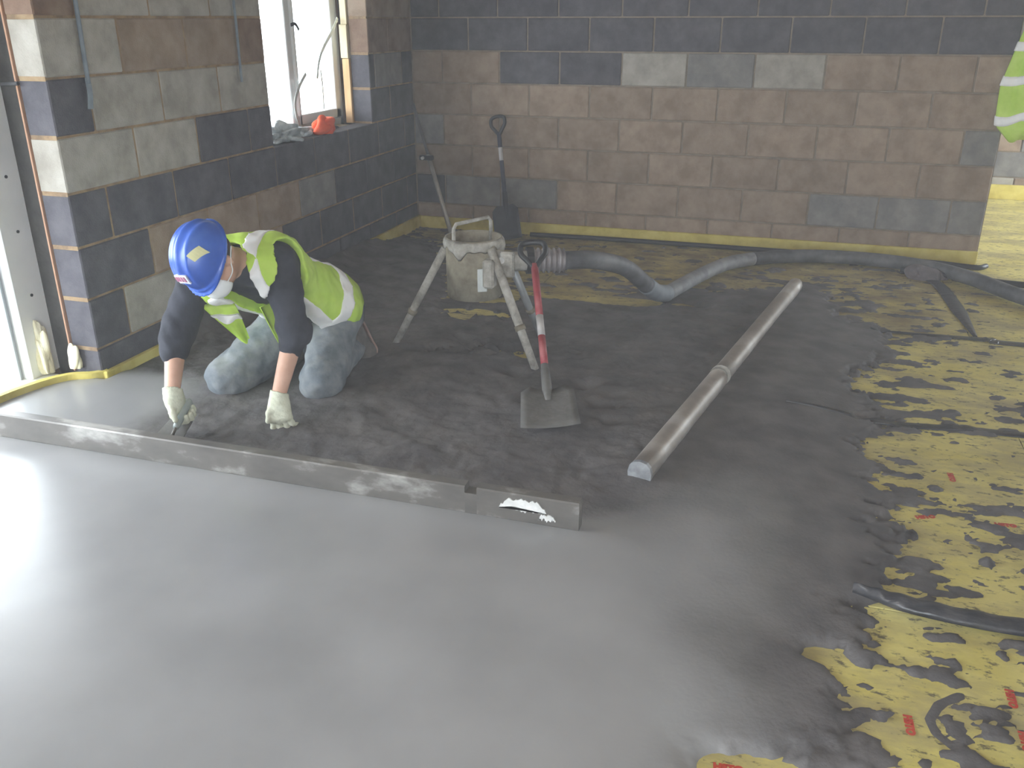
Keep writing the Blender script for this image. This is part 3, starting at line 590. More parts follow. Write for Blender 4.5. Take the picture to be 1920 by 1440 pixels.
# ------------------------------------------------------------------ pump hose
hs = tag(empty('pump_hose', (2.2, -1.5, 0)), 'thick grey screed pump hose curving from the tripod along the back wall', 'hose')
c0 = np.array([PC[0]+0.255, PC[1]+0.028, ZT-0.105]); c1 = np.array([1.83, -2.50, 0.475])
coup = [c0+(c1-c0)*t for t in np.linspace(0, 1, 29)]
part(MB().tube(coup, [0.050+(0.010 if i % 4 < 2 else 0) for i in range(29)], 18), 'ribbed_coupling', mat('ribbed_coupling', [(128,122,124),(160,154,156)], .5, 12, metal=.3), hs, True)
part(MB().tube([c0-(c1-c0)*0.02, c0+(c1-c0)*0.16], 0.064, 18), 'clamp_band', M_black, hs)
R_H = 0.044
seg1 = curve_pts([c1, (1.95, -2.38, 0.455), (2.06, -2.15, 0.37), (2.13, -1.85, 0.20)], 8); part(MB().tube(seg1, R_H, 16), 'hose_length', M_hose, hs, True)
part(MB().tube(curve_pts([(2.13, -1.85, 0.20), (2.16, -1.68, 0.115), (2.195, -1.50, 0.060)], 8), R_H+0.005, 16), 'hose_coupling', mat('pale_blue_grey_sleeve', [(118,124,132),(146,152,158)], .5, 9), hs, True)
part(MB().tube(curve_pts([(2.185, -1.52, 0.055), (2.279, -1.20, 0.055), (2.403, -0.82, 0.052), (2.50, -0.62, 0.05), (2.62, -0.48, 0.048)], 8), R_H, 16), 'hose_length', M_hosel, hs, True)
part(MB().tube(curve_pts([(2.62, -0.48, 0.048), (2.80, -0.36, 0.048), (3.06, -0.27, 0.048), (3.43, -0.27, 0.048), (3.744, -0.385, 0.048), (3.95, -0.60, 0.048), (4.16, -0.93, 0.048), (4.5, -1.3, 0.048), (5.2, -1.7, 0.048)], 8), R_H, 16), 'hose_length', M_hose, hs, True)
tag(MB().tube(curve_pts([(0.96, -0.10, 0.018), (1.4, -0.075, 0.018), (1.81, -0.07, 0.018), (2.56, -0.075, 0.018), (3.27, -0.085, 0.018), (3.75, -0.10, 0.018), (4.02, -0.16, 0.018), (4.10, -0.10, 0.018)], 8), 0.017, 10).build('black_tube', M_black, None, True), 'thin black tube along the foot of the back wall below the yellow strip', 'pipe')  # thin black tube run along the wall foot
tag(MB().tube(curve_pts([(3.55, -0.40, 0.02), (3.80, -0.47, 0.03), (3.97, -0.45, 0.022), (4.12, -0.52, 0.02), (4.5, -0.55, 0.02)], 8), 0.020, 10).build('black_tube', M_black, None, True), 'short black pipe lying beside the hose at the end of the back wall', 'pipe')
crumple('crumpled_rag', (3.70, -0.48, 0.0), (0.10, 0.06, 0.05), mat('grey_purple_rag', [(96,88,92),(120,112,114)], .9, 12), 31, 'grey crumpled rag on the hose near the end of the back wall', 'rag')

# ------------------------------------------------------------------ shovels
def shovel(name, top, neck, tip, bw, m_shaft, m_blade, label, dgrip=True, bands=None, face=(0, -1, 0.3)):
    top, neck, tip = map(np.array, (top, neck, tip)); e = tag(empty(name, tuple(tip)), label, 'shovel', None)
    ax = (neck-tip)/np.linalg.norm(neck-tip); Lb = np.linalg.norm(neck-tip)
    x, y, z = ortho(ax, np.cross(np.array(face, float), ax))
    # dished blade: grid
    nu, nv = 9, 8; V = []; F = []; th = 0.004
    for s in (0, 1):
        for i in range(nu):
            u = 2*i/(nu-1)-1
            for j in range(nv):
                t = j/(nv-1); wdt = bw/2*(0.97+0.06*(1-t))*(1 if t < 0.86 else 1-0.35*(t-0.86)/0.14)
                dish = 0.022*(u*u)*(0.4+0.6*t) + (s*th)
                V.append((u*wdt, -dish if False else dish, t*Lb))
    n = nu*nv
    for i in range(nu-1):
        for j in range(nv-1):
            q = i*nv+j; F.append((q, q+1, q+nv+1, q+nv)); F.append((n+q, n+q+nv, n+q+nv+1, n+q+1))
    ring = [i*nv for i in range(nu)] + [(nu-1)*nv+j for j in range(1, nv)] + [i*nv+nv-1 for i in range(nu-2, -1, -1)] + [j for j in range(nv-2, 0, -1)]
    for k in range(len(ring)): p_, q_ = ring[k], ring[(k+1) % len(ring)]; F.append((p_, q_, n+q_, n+p_))
    part(MB().add(V, F).xf(frame(tip, x, y, z)), 'blade', m_blade, e, True)
    sd = (top-neck); Ls = np.linalg.norm(sd); sd /= Ls
    part(MB().tube([neck-ax*0.10, neck, neck+sd*0.10], [0.012, 0.022, 0.019], 10), 'socket', m_blade, e, True)
    if bands:
        for t0, t1, m in bands: part(MB().tube([neck+sd*Ls*t0, neck+sd*Ls*t1], 0.0165, 10), 'shaft', m, e, True)
    else: part(MB().tube([neck+sd*0.05, top], 0.016, 10), 'shaft', m_shaft, e, True)
    if dgrip:
        q = top; gx = np.array(x); hw, hh = 0.055, 0.105
        part(MB().tube(curve_pts([q-sd*0.02, q+sd*0.02+gx*hw*.5, q+sd*0.06+gx*hw, q+sd*hh+gx*hw*.9, q+sd*(hh+.012), q+sd*hh-gx*hw*.9, q+sd*0.06-gx*hw, q+sd*0.02-gx*hw*.5, q-sd*0.02], 5), 0.013, 8), 'grip', M_black, e, True)
    return e
M_blade1 = mat('screed_grey_blade', [(104,102,100),(126,124,122)], 0.6, 9, bump=.4, metal=.2)
M_shw = mat('worn_white_shaft', [(170,166,166),(200,196,194)], .5, 9)
shovel('square_shovel', (1.762, -2.765, 0.515), (1.938, -3.165, 0.085), (2.045, -3.50, 0.078), 0.225, M_red, M_blade1, 'red-shafted square mouth shovel lying with its blade on the screed against the tripod', True,
       [(0.10, 0.20, M_blade1), (0.20, 0.42, M_red), (0.42, 0.58, M_shw), (0.58, 1.0, M_red)], face=(0, -0.25, 1))
M_blade2 = mat('dark_blade', [(46,46,54),(62,62,70)], 0.5, 9, bump=.3)
M_label = mat('white_shaft_label', [(196,194,198),(214,212,214)], .5, 20)
shovel('garden_spade', (0.705, -0.075, 0.755), (0.795, -0.19, 0.245), (0.845, -0.27, 0.01), 0.215, M_navy, M_blade2, 'dark navy shovel standing upright against the back wall behind the tripod', True,
       [(0.05, 0.62, M_navy), (0.62, 0.80, M_label), (0.80, 1.0, M_navy)], face=(0, -1, -0.3))
# ------------------------------------------------------------------ levelling staff in the corner
sf = tag(empty('levelling_staff', (0.43, -0.37, 0.0)), 'thin aluminium levelling staff with black clamp leaning in the back corner', 'levelling staff')
pa, pm, pb = np.array([0.015, -0.045, 0.939]), np.array([0.155, -0.14, 0.64]), np.array([0.432, -0.37, 0.012])
dr = (pa-pb)/np.linalg.norm(pa-pb)
part(MB().tube([pb, pb+(pa-pb)*0.62], 0.017, 10), 'lower_tube', mat('dull_aluminium', [(168,164,156),(190,186,178)], .45, 9, metal=.3), sf, True)
part(MB().tube([pb+(pa-pb)*0.62, pa], 0.011, 10), 'upper_tube', mat('dark_staff_tube', [(92,90,94),(112,110,114)], .5, 9), sf, True)
q = pb+(pa-pb)*0.60
part(MB().box((q[0]-0.07, q[1]-0.03, q[2]-0.018), (q[0]+0.035, q[1]+0.018, q[2]+0.016), 0.006), 'clamp', M_black, sf)
part(MB().lathe([(0, -.012), (0.012, -.012), (0.012, .012), (0, .012)], 10).xf(Matrix.Translation((q[0]-0.035, q[1]-0.036, q[2])) @ Matrix.Rotation(PI/2, 4, 'X')), 'clamp_knob', M_white, sf)

# ------------------------------------------------------------------ hi-vis jacket hanging at the end of the back wall
M_hv = mat('hi_vis_green', [(178,216,70),(200,230,104)], 0.75, 7, bump=.2, bscale=20)
M_band = mat('flash_white_band', [(236,238,238),(250,250,250)], 0.45, 14)  # flash return of the silver bands put into a near-white colour
hj = tag(empty('hanging_jacket', (4.16, 0.02, 0.0)), 'fluorescent green jacket with silver bands hanging at the end of the back wall', 'jacket')
def jacket_ring(z):
    u = (1.62-z)/(1.62-0.86); hx = 0.045+0.11*min(1, u*1.6)-0.02*max(0, u-.8); hy = 0.05+0.06*min(1, u*1.4); cx = 4.135+0.03*u
    if z < 0.93: hx *= 1-0.5*(0.93-z)/0.09
    pts = []
    for i in range(40):
        g = 2*PI*i/40; k = 1+0.14*math.sin(5*g+z*3)+0.07*math.sin(9*g+2)
        pts.append((cx+hx*k*math.cos(g), -0.03+hy*k*math.sin(g), z + 0.03*math.sin(3*g)*(u**2)))
    return pts
def jsheet(z0, z1, n, off):
    V = []; F = []
    for z in np.linspace(z0, z1, n):
        r = jacket_ring(z); c = np.mean(r, 0)
        for q in r: d = np.array(q)-c; d[2] = 0; V.append(np.array(q)+d/np.linalg.norm(d)*off)
    for i in range(n-1):
        for j in range(40): F.append((i*40+j, i*40+(j+1) % 40, (i+1)*40+(j+1) % 40, (i+1)*40+j))
    F.append(tuple(range(40))[::-1]); F.append(tuple((n-1)*40+j for j in range(40))); return MB().add(V, F)
part(jsheet(0.84, 1.62, 22, 0.0), 'shell', M_hv, hj, True)
for z in (1.375, 1.18, 0.955): part(jsheet(z-0.026, z+0.026, 4, 0.006), 'reflective_band', M_band, hj, True)
part(MB().tube(curve_pts([(4.135, -0.03, 1.60), (4.10, -0.02, 1.66), (4.045, 0.02, 1.68)], 5), 0.006, 8), 'hanging_loop', M_black, hj)
tag(MB().tube([(4.03, 0.03, 1.68), (4.10, 0.02, 1.685)], 0.006, 8).build('wall_nail', M_black), 'nail in the end of the back wall holding up the green jacket', 'nail')

#MAN_BEGIN
# ------------------------------------------------------------------ kneeling worker: signed-distance bodies meshed by surface nets
def surf_nets(F, o, h):
    n = F.shape; ins = F < 0
    def sh(a, c): return a[c[0]:n[0]-1+c[0], c[1]:n[1]-1+c[1], c[2]:n[2]-1+c[2]]
    cs = [(i, j, k) for i in (0, 1) for j in (0, 1) for k in (0, 1)]
    cnt = sum(sh(ins, c).astype(np.int8) for c in cs); mixed = (cnt > 0) & (cnt < 8)
    base = np.argwhere(mixed).astype(float); acc = np.zeros_like(base); num = np.zeros(len(base)); val = {c: sh(F, c)[mixed] for c in cs}
    for c0 in cs:
        for a in range(3):
            if c0[a]: continue
            c1 = list(c0); c1[a] = 1; c1 = tuple(c1); f0, f1 = val[c0], val[c1]; x = (f0 < 0) != (f1 < 0)
            t = np.where(x, f0/np.where(x, f0-f1, 1), 0); p = np.array(c0, float)[None]+t[:, None]*(np.array(c1)-np.array(c0))[None]
            acc += np.where(x[:, None], p, 0); num += x
    V = np.array(o)+(base+acc/num[:, None])*h
    ix = np.full(mixed.shape, -1); ix[mixed] = np.arange(len(base)); faces = []
    for a in range(3):
        b_, c_ = (a+1) % 3, (a+2) % 3
        s0 = [slice(None)]*3; s1 = [slice(None)]*3; s0[a] = slice(0, n[a]-1); s1[a] = slice(1, n[a])
        i0, i1 = ins[tuple(s0)], ins[tuple(s1)]; e = np.argwhere(i0 != i1)
        e = e[(e[:, b_] > 0) & (e[:, c_] > 0) & (e[:, b_] < n[b_]-1) & (e[:, c_] < n[c_]-1)]
        g = lambda db, dc: ix[tuple((e + np.eye(3, dtype=int)[b_]*db + np.eye(3, dtype=int)[c_]*dc).T)]
        q = np.stack([g(-1, -1), g(0, -1), g(0, 0), g(-1, 0)], 1); fl = ~i0[tuple(e.T)]
        q[fl] = q[fl][:, ::-1]; faces.append(q)
    return V, np.concatenate(faces)
class Field:
    def __init__(s, lo, hi, h):
        s.o = np.array(lo, float); s.h = h; k = np.ceil((np.array(hi)-s.o)/h).astype(int)+1
        s.X, s.Y, s.Z = [a.astype(np.float32) for a in np.meshgrid(*[s.o[i]+np.arange(k[i])*h for i in range(3)], indexing='ij')]
    def cap(s, a, b, ra, rb=None):
        rb = ra if rb is None else rb; a = np.array(a, float); e = np.array(b, float)-a; L2 = e@e+1e-12
        px, py, pz = s.X-a[0], s.Y-a[1], s.Z-a[2]; t = np.clip((px*e[0]+py*e[1]+pz*e[2])/L2, 0, 1)
        return np.sqrt((px-t*e[0])**2+(py-t*e[1])**2+(pz-t*e[2])**2)-(ra+(rb-ra)*t)
    def loc(s, c, ax):
        px, py, pz = s.X-c[0], s.Y-c[1], s.Z-c[2]; return [px*v[0]+py*v[1]+pz*v[2] for v in ax]
    def ell(s, c, r, ax=((1, 0, 0), (0, 1, 0), (0, 0, 1))):
        u = s.loc(c, ax); k0 = np.sqrt(sum((u[i]/r[i])**2 for i in range(3)))+1e-9; k1 = np.sqrt(sum((u[i]/r[i]**2)**2 for i in range(3)))+1e-9
        return k0*(k0-1)/k1
    def noise(s, f, ph=0.0):
        X, Y, Z = s.X*f, s.Y*f, s.Z*f
        return (np.sin(X*1.0+1.7*np.sin(Y*1.3+ph))*np.sin(Y*1.1+1.3*np.sin(Z*1.2+ph*2))+np.sin(Z*1.7+1.9*np.sin(X*0.9+ph*3)))*0.5
    def mesh(s, F, name, m, parent, cut_z=None):
        V, Q = surf_nets(F.astype(np.float32), s.o, s.h); me = bpy.data.meshes.new(name)
        L = parent.location if parent else (0, 0, 0)
        me.from_pydata((V-np.array(L)).tolist(), [], Q.tolist()); me.update(); me.polygons.foreach_set('use_smooth', [True]*len(me.polygons)); return obj(name, me, m, parent)
def smin(a, b, k):
    h = np.clip(0.5+0.5*(b-a)/k, 0, 1); return b*(1-h)+a*h-k*h*(1-h)
def smins(L, k):
    r = L[0]
    for q in L[1:]: r = smin(r, q, k)
    return r
smax = lambda a, b, k: -smin(-a, -b, k)
V3 = lambda *a: np.array(a, float)
nz = lambda v: np.array(v, float)/np.linalg.norm(v)
hipC = V3(0.86, -3.10, 0.345); hipL = V3(0.945, -3.09, 0.32); hipR = V3(0.765, -3.13, 0.32)
kneeL = V3(1.000, -3.385, 0.105); kneeR = V3(0.600, -3.475, 0.105); ankL = V3(0.935, -2.985, 0.105); ankR = V3(0.70, -3.06, 0.105)
shL = V3(0.945, -3.545, 0.650); elL = V3(1.025, -3.600, 0.395); wrL = V3(0.998, -3.718, 0.168)
shR = V3(0.650, -3.640, 0.615); elR = V3(0.628, -3.800, 0.405); wrR = V3(0.676, -3.930, 0.226)
chest = V3(0.820, -3.450, 0.590); nb = V3(0.805, -3.640, 0.670); headC = V3(0.800, -3.780, 0.715)
s_ax = nz(chest-hipC)                      # along the spine, hips to chest
l_ax = nz(shL-shR); l_ax = nz(l_ax-s_ax*(l_ax@s_ax)); n_ax = np.cross(l_ax, s_ax)   # lateral (his left), back normal
if n_ax[2] < 0: n_ax = -n_ax
# head axes: u = crown, fw = where the face and the peak point
fw = nz((-0.02, -0.42, -0.90)); u_ax = nz((-0.22, -0.80, 0.42)); u_ax = nz(u_ax-fw*(u_ax@fw)); r_ax = np.cross(fw, u_ax)
M_skin = mat('skin', [(206,160,136),(220,178,156)], 0.55, 12, bump=.08)
man = tag(empty('person', (0.82, -3.4, 0.05)), 'kneeling worker in blue hard hat, dust mask and yellow-green vest leaning over the screed', 'person')
# --- body: one continuous skin mesh from head to knees
h = 0.009
f = Field((0.45, -4.02, 0.02), (1.18, -2.90, 0.86), h)
hc = headC
def body_field(f):
    torso = smins([f.ell(hipC+s_ax*0.02, (0.155, 0.13, 0.115), (l_ax, s_ax, n_ax)), f.ell(hipC+s_ax*0.20, (0.135, 0.16, 0.10), (l_ax, s_ax, n_ax)), f.ell(chest, (0.165, 0.155, 0.115), (l_ax, s_ax, n_ax)),
                   f.cap(shL-l_ax*0.03, shR+l_ax*0.03, 0.068)], 0.07)
    arms = [f.cap(shL, elL, 0.056, 0.042), f.cap(elL, wrL, 0.043, 0.028), f.cap(shR, elR, 0.056, 0.042), f.cap(elR, wrR, 0.043, 0.028)]
    neck = f.cap(nb+s_ax*-0.02, hc+u_ax*-0.03-fw*0.03, 0.058, 0.055)
    head = smins([f.ell(hc+u_ax*0.02-fw*0.01, (0.075, 0.098, 0.092), (r_ax, fw, u_ax)), f.ell(hc-u_ax*0.06+fw*0.03, (0.058, 0.066, 0.075), (r_ax, fw, u_ax))], 0.04)
    nose = f.cap(hc+fw*0.085-u_ax*0.005, hc+fw*0.112-u_ax*0.04, 0.009, 0.014); lips = f.ell(hc+fw*0.085-u_ax*0.078, (0.026, 0.014, 0.010), (r_ax, fw, u_ax))
    brow = f.cap(hc+fw*0.082+u_ax*0.018-r_ax*0.035, hc+fw*0.082+u_ax*0.018+r_ax*0.035, 0.012)
    ears = [f.ell(hc+r_ax*sg*0.078-fw*0.005-u_ax*0.025, (0.010, 0.020, 0.032), (r_ax, fw, u_ax)) for sg in (1, -1)]
    legs = [f.cap(hipL, kneeL, 0.085, 0.058), f.cap(kneeL, ankL, 0.055, 0.04), f.cap(hipR, kneeR, 0.085, 0.058), f.cap(kneeR, ankR, 0.055, 0.04)]
    d = smins([torso]+arms+legs+[neck], 0.04); d = smin(d, head, 0.03); d = smins([d, nose, lips, brow]+ears, 0.010); return torso, d
T0, D0 = body_field(f)
f.mesh(D0, 'body', M_skin, man)
# eyes
for sg in (1, -1):
    c = hc+fw*0.083+r_ax*sg*0.032; bm = MB().lathe([(0.011*math.sin(t), 0.011*math.cos(t)) for t in np.linspace(0.01, PI-0.01, 8)], 10, c); part(bm, 'eye', mat('eye', [(60,50,44)], .3), man, True)
# --- t-shirt with three-quarter sleeves
M_shirt = mat('dark_navy_shirt', [(40,42,52),(56,58,68)], 0.9, 10, bump=.3, bscale=60)
f = Field((0.45, -4.0, 0.20), (1.20, -2.95, 0.82), 0.009)
T, D = body_field(f); wr = 0.006*f.noise(26)+0.004*f.noise(61, 1)
arm = lambda s, e, w, t: smin(f.cap(s, e, 0.074, 0.060), f.cap(e, e+(w-e)*t, 0.061, 0.050), 0.03)
aL, aR = arm(shL, elL, wrL, 0.22), arm(shR, elR, wrR, 0.30)
neckcut = f.cap(nb-s_ax*0.02, hc+u_ax*-0.04, 0.066)
tcut = np.maximum(T-0.014, f.loc(nb+s_ax*0.035, (nz(nb-chest),))[0]); shirt = smins([tcut, aL, aR], 0.03)+wr
shirt = np.maximum(shirt, -(f.loc(hipC-s_ax*0.02, (s_ax,))[0]))
f.mesh(shirt, 'shirt', M_shirt, man)
# --- jeans
M_jean = mat('dusty_grey_denim', [(96,104,112),(120,126,132),(140,144,146)], 0.9, 9, bump=.3, bscale=80)
f = Field((0.44, -3.66, 0.028), (1.18, -2.78, 0.54), 0.009)
wr = 0.006*f.noise(24, 2)+0.004*f.noise(55, 3)
seat = np.maximum(f.ell(hipC-s_ax*0.02, (0.175, 0.15, 0.135), (l_ax, s_ax, n_ax)), f.loc(hipC+s_ax*0.10, (s_ax,))[0])
j = smins([seat, f.cap(hipL, kneeL, 0.112, 0.086), f.cap(kneeL, ankL+(ankL-kneeL)*0.0, 0.084, 0.062), f.cap(hipR, kneeR, 0.112, 0.086), f.cap(kneeR, ankR, 0.084, 0.062)], 0.045)+wr
f.mesh(j, 'jeans', M_jean, man)
# --- boots, toes on the floor behind the knees
M_boot = mat('dusty_work_boot', [(84,80,78),(112,106,102)], 0.8, 14, bump=.4); M_sole = mat('pinkish_boot_sole', [(150,124,116),(172,146,136)], .8, 12)
for ank, sx in ((ankL, 0.02), (ankR, -0.02)):
    f = Field(ank-V3(.13, .13, .10), ank+V3(.13, .30, .16), 0.008)
    toe = ank+V3(sx, 0.10, -0.055); heel = ank+V3(sx*0.3, 0.035, 0.075)
    bo = smins([f.cap(ank-V3(0, .06, 0), ank+V3(0, .01, 0.0), 0.058, 0.055), f.cap(heel, toe, 0.045, 0.046), f.cap(toe, toe+V3(0, -0.02, 0.0), 0.047)], 0.03)
    bo = np.maximum(bo, -(f.Z-0.030)); bt = f.mesh(bo, 'boot', M_boot, man)
    so = np.maximum(smin(f.cap(heel+V3(0, .030, .012), toe+V3(0, .030, .0), 0.040, 0.044), f.cap(toe, toe+V3(0, .02, 0), .045), .02), -(smin(f.cap(heel, toe, 0.052, 0.052), f.cap(ank, ank+V3(0, .02, 0), .06), .02)))
    so = np.maximum(so, -(f.Z-0.030)); f.mesh(so, 'sole', M_sole, man)
# --- hi-vis vest: torso shell, armholes, open front with hanging corners
f = Field((0.48, -3.88, 0.12), (1.16, -2.86, 0.86), 0.0075)
T, D = body_field(f); U, S, Nn = f.loc(chest, (l_ax, s_ax, n_ax))
wr = 0.007*f.noise(20, 4)+0.004*f.noise(47, 5)
Sh = f.loc(hipC, (s_ax,))[0]
tv = smin(T, f.cap(shL-l_ax*0.035+n_ax*.02, shR+l_ax*0.035+n_ax*.02, 0.085), 0.05)
loose = 0.026+0.020*np.clip(1-Sh/0.35, 0, 1)+0.025*np.clip(-Nn/0.12, 0, 1)
vest = tv-loose+wr
armL = f.cap(shL+l_ax*0.030, elL, 0.090, 0.092); armR = f.cap(shR-l_ax*0.030, elR, 0.090, 0.092)
arm_cut = np.minimum(armL, armR)
vcut = np.maximum(np.abs(U-0.005)-0.062-0.06*np.clip(S, 0, 1), Nn+0.03)      # open front
nk = f.cap(nb-s_ax*0.03+n_ax*0.0, hc-u_ax*0.02, 0.082)
vest = smax(vest, -arm_cut, 0.012); vest = np.maximum(vest, -vcut); vest = np.maximum(vest, -nk); vest = np.maximum(vest, -(Sh+0.075)); vest = np.maximum(vest, f.loc(nb+s_ax*0.045, (nz(nb-chest),))[0])
vo = f.mesh(vest, 'vest', M_hv, man)
outer = tv-loose+wr
def band(cond, name='reflective_band'):
    b = np.maximum(np.maximum(outer-0.005, -(outer+0.012)), cond); b = np.maximum(b, -(arm_cut+0.0)); b = np.maximum(b, -vcut); b = np.maximum(b, -nk); f.mesh(b, name, M_band, man)
ends = np.maximum(-(Sh+0.06), f.loc(nb+s_ax*0.03, (nz(nb-chest),))[0])
band(np.maximum(np.abs(Sh-0.085)-0.032, ends))                                         # round the waist
band(np.maximum(np.maximum(np.abs(U-0.095)-0.030, ends), -(Sh-0.10)))                  # over his left shoulder
band(np.maximum(np.maximum(np.abs(U+0.095)-0.030, ends), -(Sh-0.10)))
# hanging front panels
def panel(p0, p1, w0, w1, m, name, wave, off=0.0):
    p0, p1 = np.array(p0), np.array(p1); V = []; F = []; nu, nv = 9, 14; ax = nz(w1-w0 if False else w0); th = 0.006
    for s in (0, 1):
        for i in range(nv):
            t = i/(nv-1); c = p0+(p1-p0)*t; hw = np.linalg.norm(w0)*(1-t)+np.linalg.norm(w1)*t; d = nz(nz(w0)*(1-t)+nz(w1)*t)
            nrm = nz(np.cross(p1-p0, d))
            for jx in range(nu):
                q = 2*jx/(nu-1)-1; V.append(c+d*q*hw+nrm*(wave*math.sin(q*3.3+t*2.2)*(0.3+t)+(s-0.5)*th+off))
    n = nu*nv
    for i in range(nv-1):
        for jx in range(nu-1): a_ = i*nu+jx; F.append((a_, a_+1, a_+nu+1, a_+nu)); F.append((n+a_, n+a_+nu, n+a_+nu+1, n+a_+1))
    ring = list(range(nu))+[i*nu+nu-1 for i in range(1, nv)]+[(nv-1)*nu+k for k in range(nu-2, -1, -1)]+[i*nu for i in range(nv-2, 0, -1)]
    for k in range(len(ring)): a_, b_ = ring[k], ring[(k+1) % len(ring)]; F.append((a_, b_, n+b_, n+a_))
    return part(MB().add(V, F), name, m, man, True)
panel((0.93, -3.56, 0.50), (0.955, -3.47, 0.27), V3(.02, .085, .0), V3(.02, .05, .015), M_hv, 'vest_front_panel', 0.012)
panel((0.742, -3.675, 0.505), (0.785, -3.58, 0.325), V3(.055, .03, .0), V3(.012, .012, .004), M_hv, 'vest_front_panel', 0.014)
panel((0.752, -3.653, 0.463), (0.760, -3.634, 0.430), V3(.046, .026, .0), V3(.040, .023, .0), M_band, 'reflective_band', 0.012, 0.008)
# --- helmet
M_helm = mat('blue_hard_hat', [(44,84,176),(58,100,196),(84,124,206)], 0.28, 7, pos=[.3, .55, .8])
f = Field(hc-V3(.20, .24, .20), hc+V3(.22, .16, .24), 0.005)
hu = hc+u_ax*0.020-fw*0.012
a_, b_, c_ = f.loc(hu, (r_ax, fw, u_ax))
dome = f.ell(hu, (0.106, 0.128, 0.120), (r_ax, fw, u_ax))
ridge = 0.006*(np.exp(-(a_/0.014)**2)+np.exp(-((np.abs(a_)-0.045)/0.012)**2))*np.clip(c_/0.05, 0, 1)
shell = np.maximum(dome-ridge, -(c_+0.005+0.10*np.clip(-b_, 0, 1)))
brim = np.maximum(f.ell(hu+fw*0.050-u_ax*0.002, (0.100, 0.118, 0.040), (r_ax, fw, u_ax)), np.abs(c_+0.010+0.22*np.clip(b_-0.08, 0, 1))-0.006)
rim = np.maximum(f.ell(hu, (0.114, 0.137, 0.06), (r_ax, fw, u_ax)), np.abs(c_+0.006-0.0)-0.006)
hel = smin(smin(shell, brim, 0.012), rim, 0.010); hel = np.maximum(hel, -f.ell(hu-u_ax*0.012, (0.097, 0.118, 0.106), (r_ax, fw, u_ax)))
ho = f.mesh(hel, 'helmet', M_helm, man)
def decal(a0, b0, ha, hb, m, name, rot=0.0, pad=0.002):
    ca, sa = math.cos(rot), math.sin(rot); n = 6; V = []; F = []
    for s in (0, 1):
        for i in range(n):
            for jx in range(n):
                x_ = (2*i/(n-1)-1)*ha; y_ = (2*jx/(n-1)-1)*hb; aa = a0+x_*ca-y_*sa; bb = b0+x_*sa+y_*ca
                cc = 0.120*math.sqrt(max(0.0, 1-(aa/0.106)**2-(bb/0.128)**2)); q = hu+r_ax*aa+fw*bb+u_ax*cc
                nn = nz(r_ax*aa/0.106**2+fw*bb/0.128**2+u_ax*cc/0.12**2); V.append(q+nn*(0.001+(pad+0.003)*s))
    k = n*n
    for i in range(n-1):
        for jx in range(n-1): a1 = i*n+jx; F.append((a1, a1+n, a1+n+1, a1+1)); F.append((k+a1, k+a1+1, k+a1+n+1, k+a1+n))
    ring = list(range(n))+[i*n+n-1 for i in range(1, n)]+[(n-1)*n+q for q in range(n-2, -1, -1)]+[i*n for i in range(n-2, 0, -1)]
    for q in range(len(ring)): x_, y_ = ring[q], ring[(q+1) % len(ring)]; F.append((x_, y_, k+y_, k+x_))
    return part(MB().add(V, F), name, m, man)
M_stick = mat('cream_sticker', [(204,202,150),(222,220,176)], .6, 9)
decal(-0.070, 0.012, 0.013, 0.025, M_stick, 'helmet_sticker', -0.6, 0.004)
decal(0.012, 0.100, 0.038, 0.011, mat('white_badge', [(224,226,236),(240,240,246)], .5, 20), 'helmet_badge', 0.0, 0.004)
for i, x_ in enumerate((-0.016, -0.004, 0.008, 0.020, 0.032)): decal(x_, 0.100, 0.0035, 0.006, mat('badge_mark', [(176,110,140)], .5), 'badge_mark', 0.0, 0.006)
# --- dust mask with strap
M_mask = mat('white_dust_mask', [(228,232,232),(242,244,244)], 0.7, 20, bump=.15)
mc = hc+fw*0.075-u_ax*0.060
f = Field(mc-V3(.10, .10, .10), mc+V3(.10, .10, .10), 0.005)
mk = np.maximum(f.ell(mc, (0.062, 0.062, 0.056), (r_ax, fw, u_ax)), -(f.loc(mc-fw*0.010, (fw,))[0])); f.mesh(mk, 'dust_mask', M_mask, man)
for sg in (1, -1):
    part(MB().tube(curve_pts([mc+r_ax*sg*0.055+fw*0.0, hc+r_ax*sg*0.080+fw*0.03-u_ax*0.055, hc+r_ax*sg*0.085-fw*0.005-u_ax*0.035, hc+r_ax*sg*0.080-fw*0.06-u_ax*0.03], 5), 0.0022, 6), 'mask_strap', M_mask, man)
M_hair = mat('short_brown_hair', [(58,48,44),(74,62,56)], .8, 30, bump=.5)
f = Field(hc-V3(.13, .15, .15), hc+V3(.13, .17, .12), 0.006)
hr = np.maximum(f.ell(hc-fw*0.018+u_ax*0.0, (0.081, 0.096, 0.098), (r_ax, fw, u_ax)), np.maximum(f.loc(hc+fw*0.012, (fw,))[0], -(f.loc(hc-u_ax*0.055, (u_ax,))[0]))); f.mesh(hr, 'hair', M_hair, man)
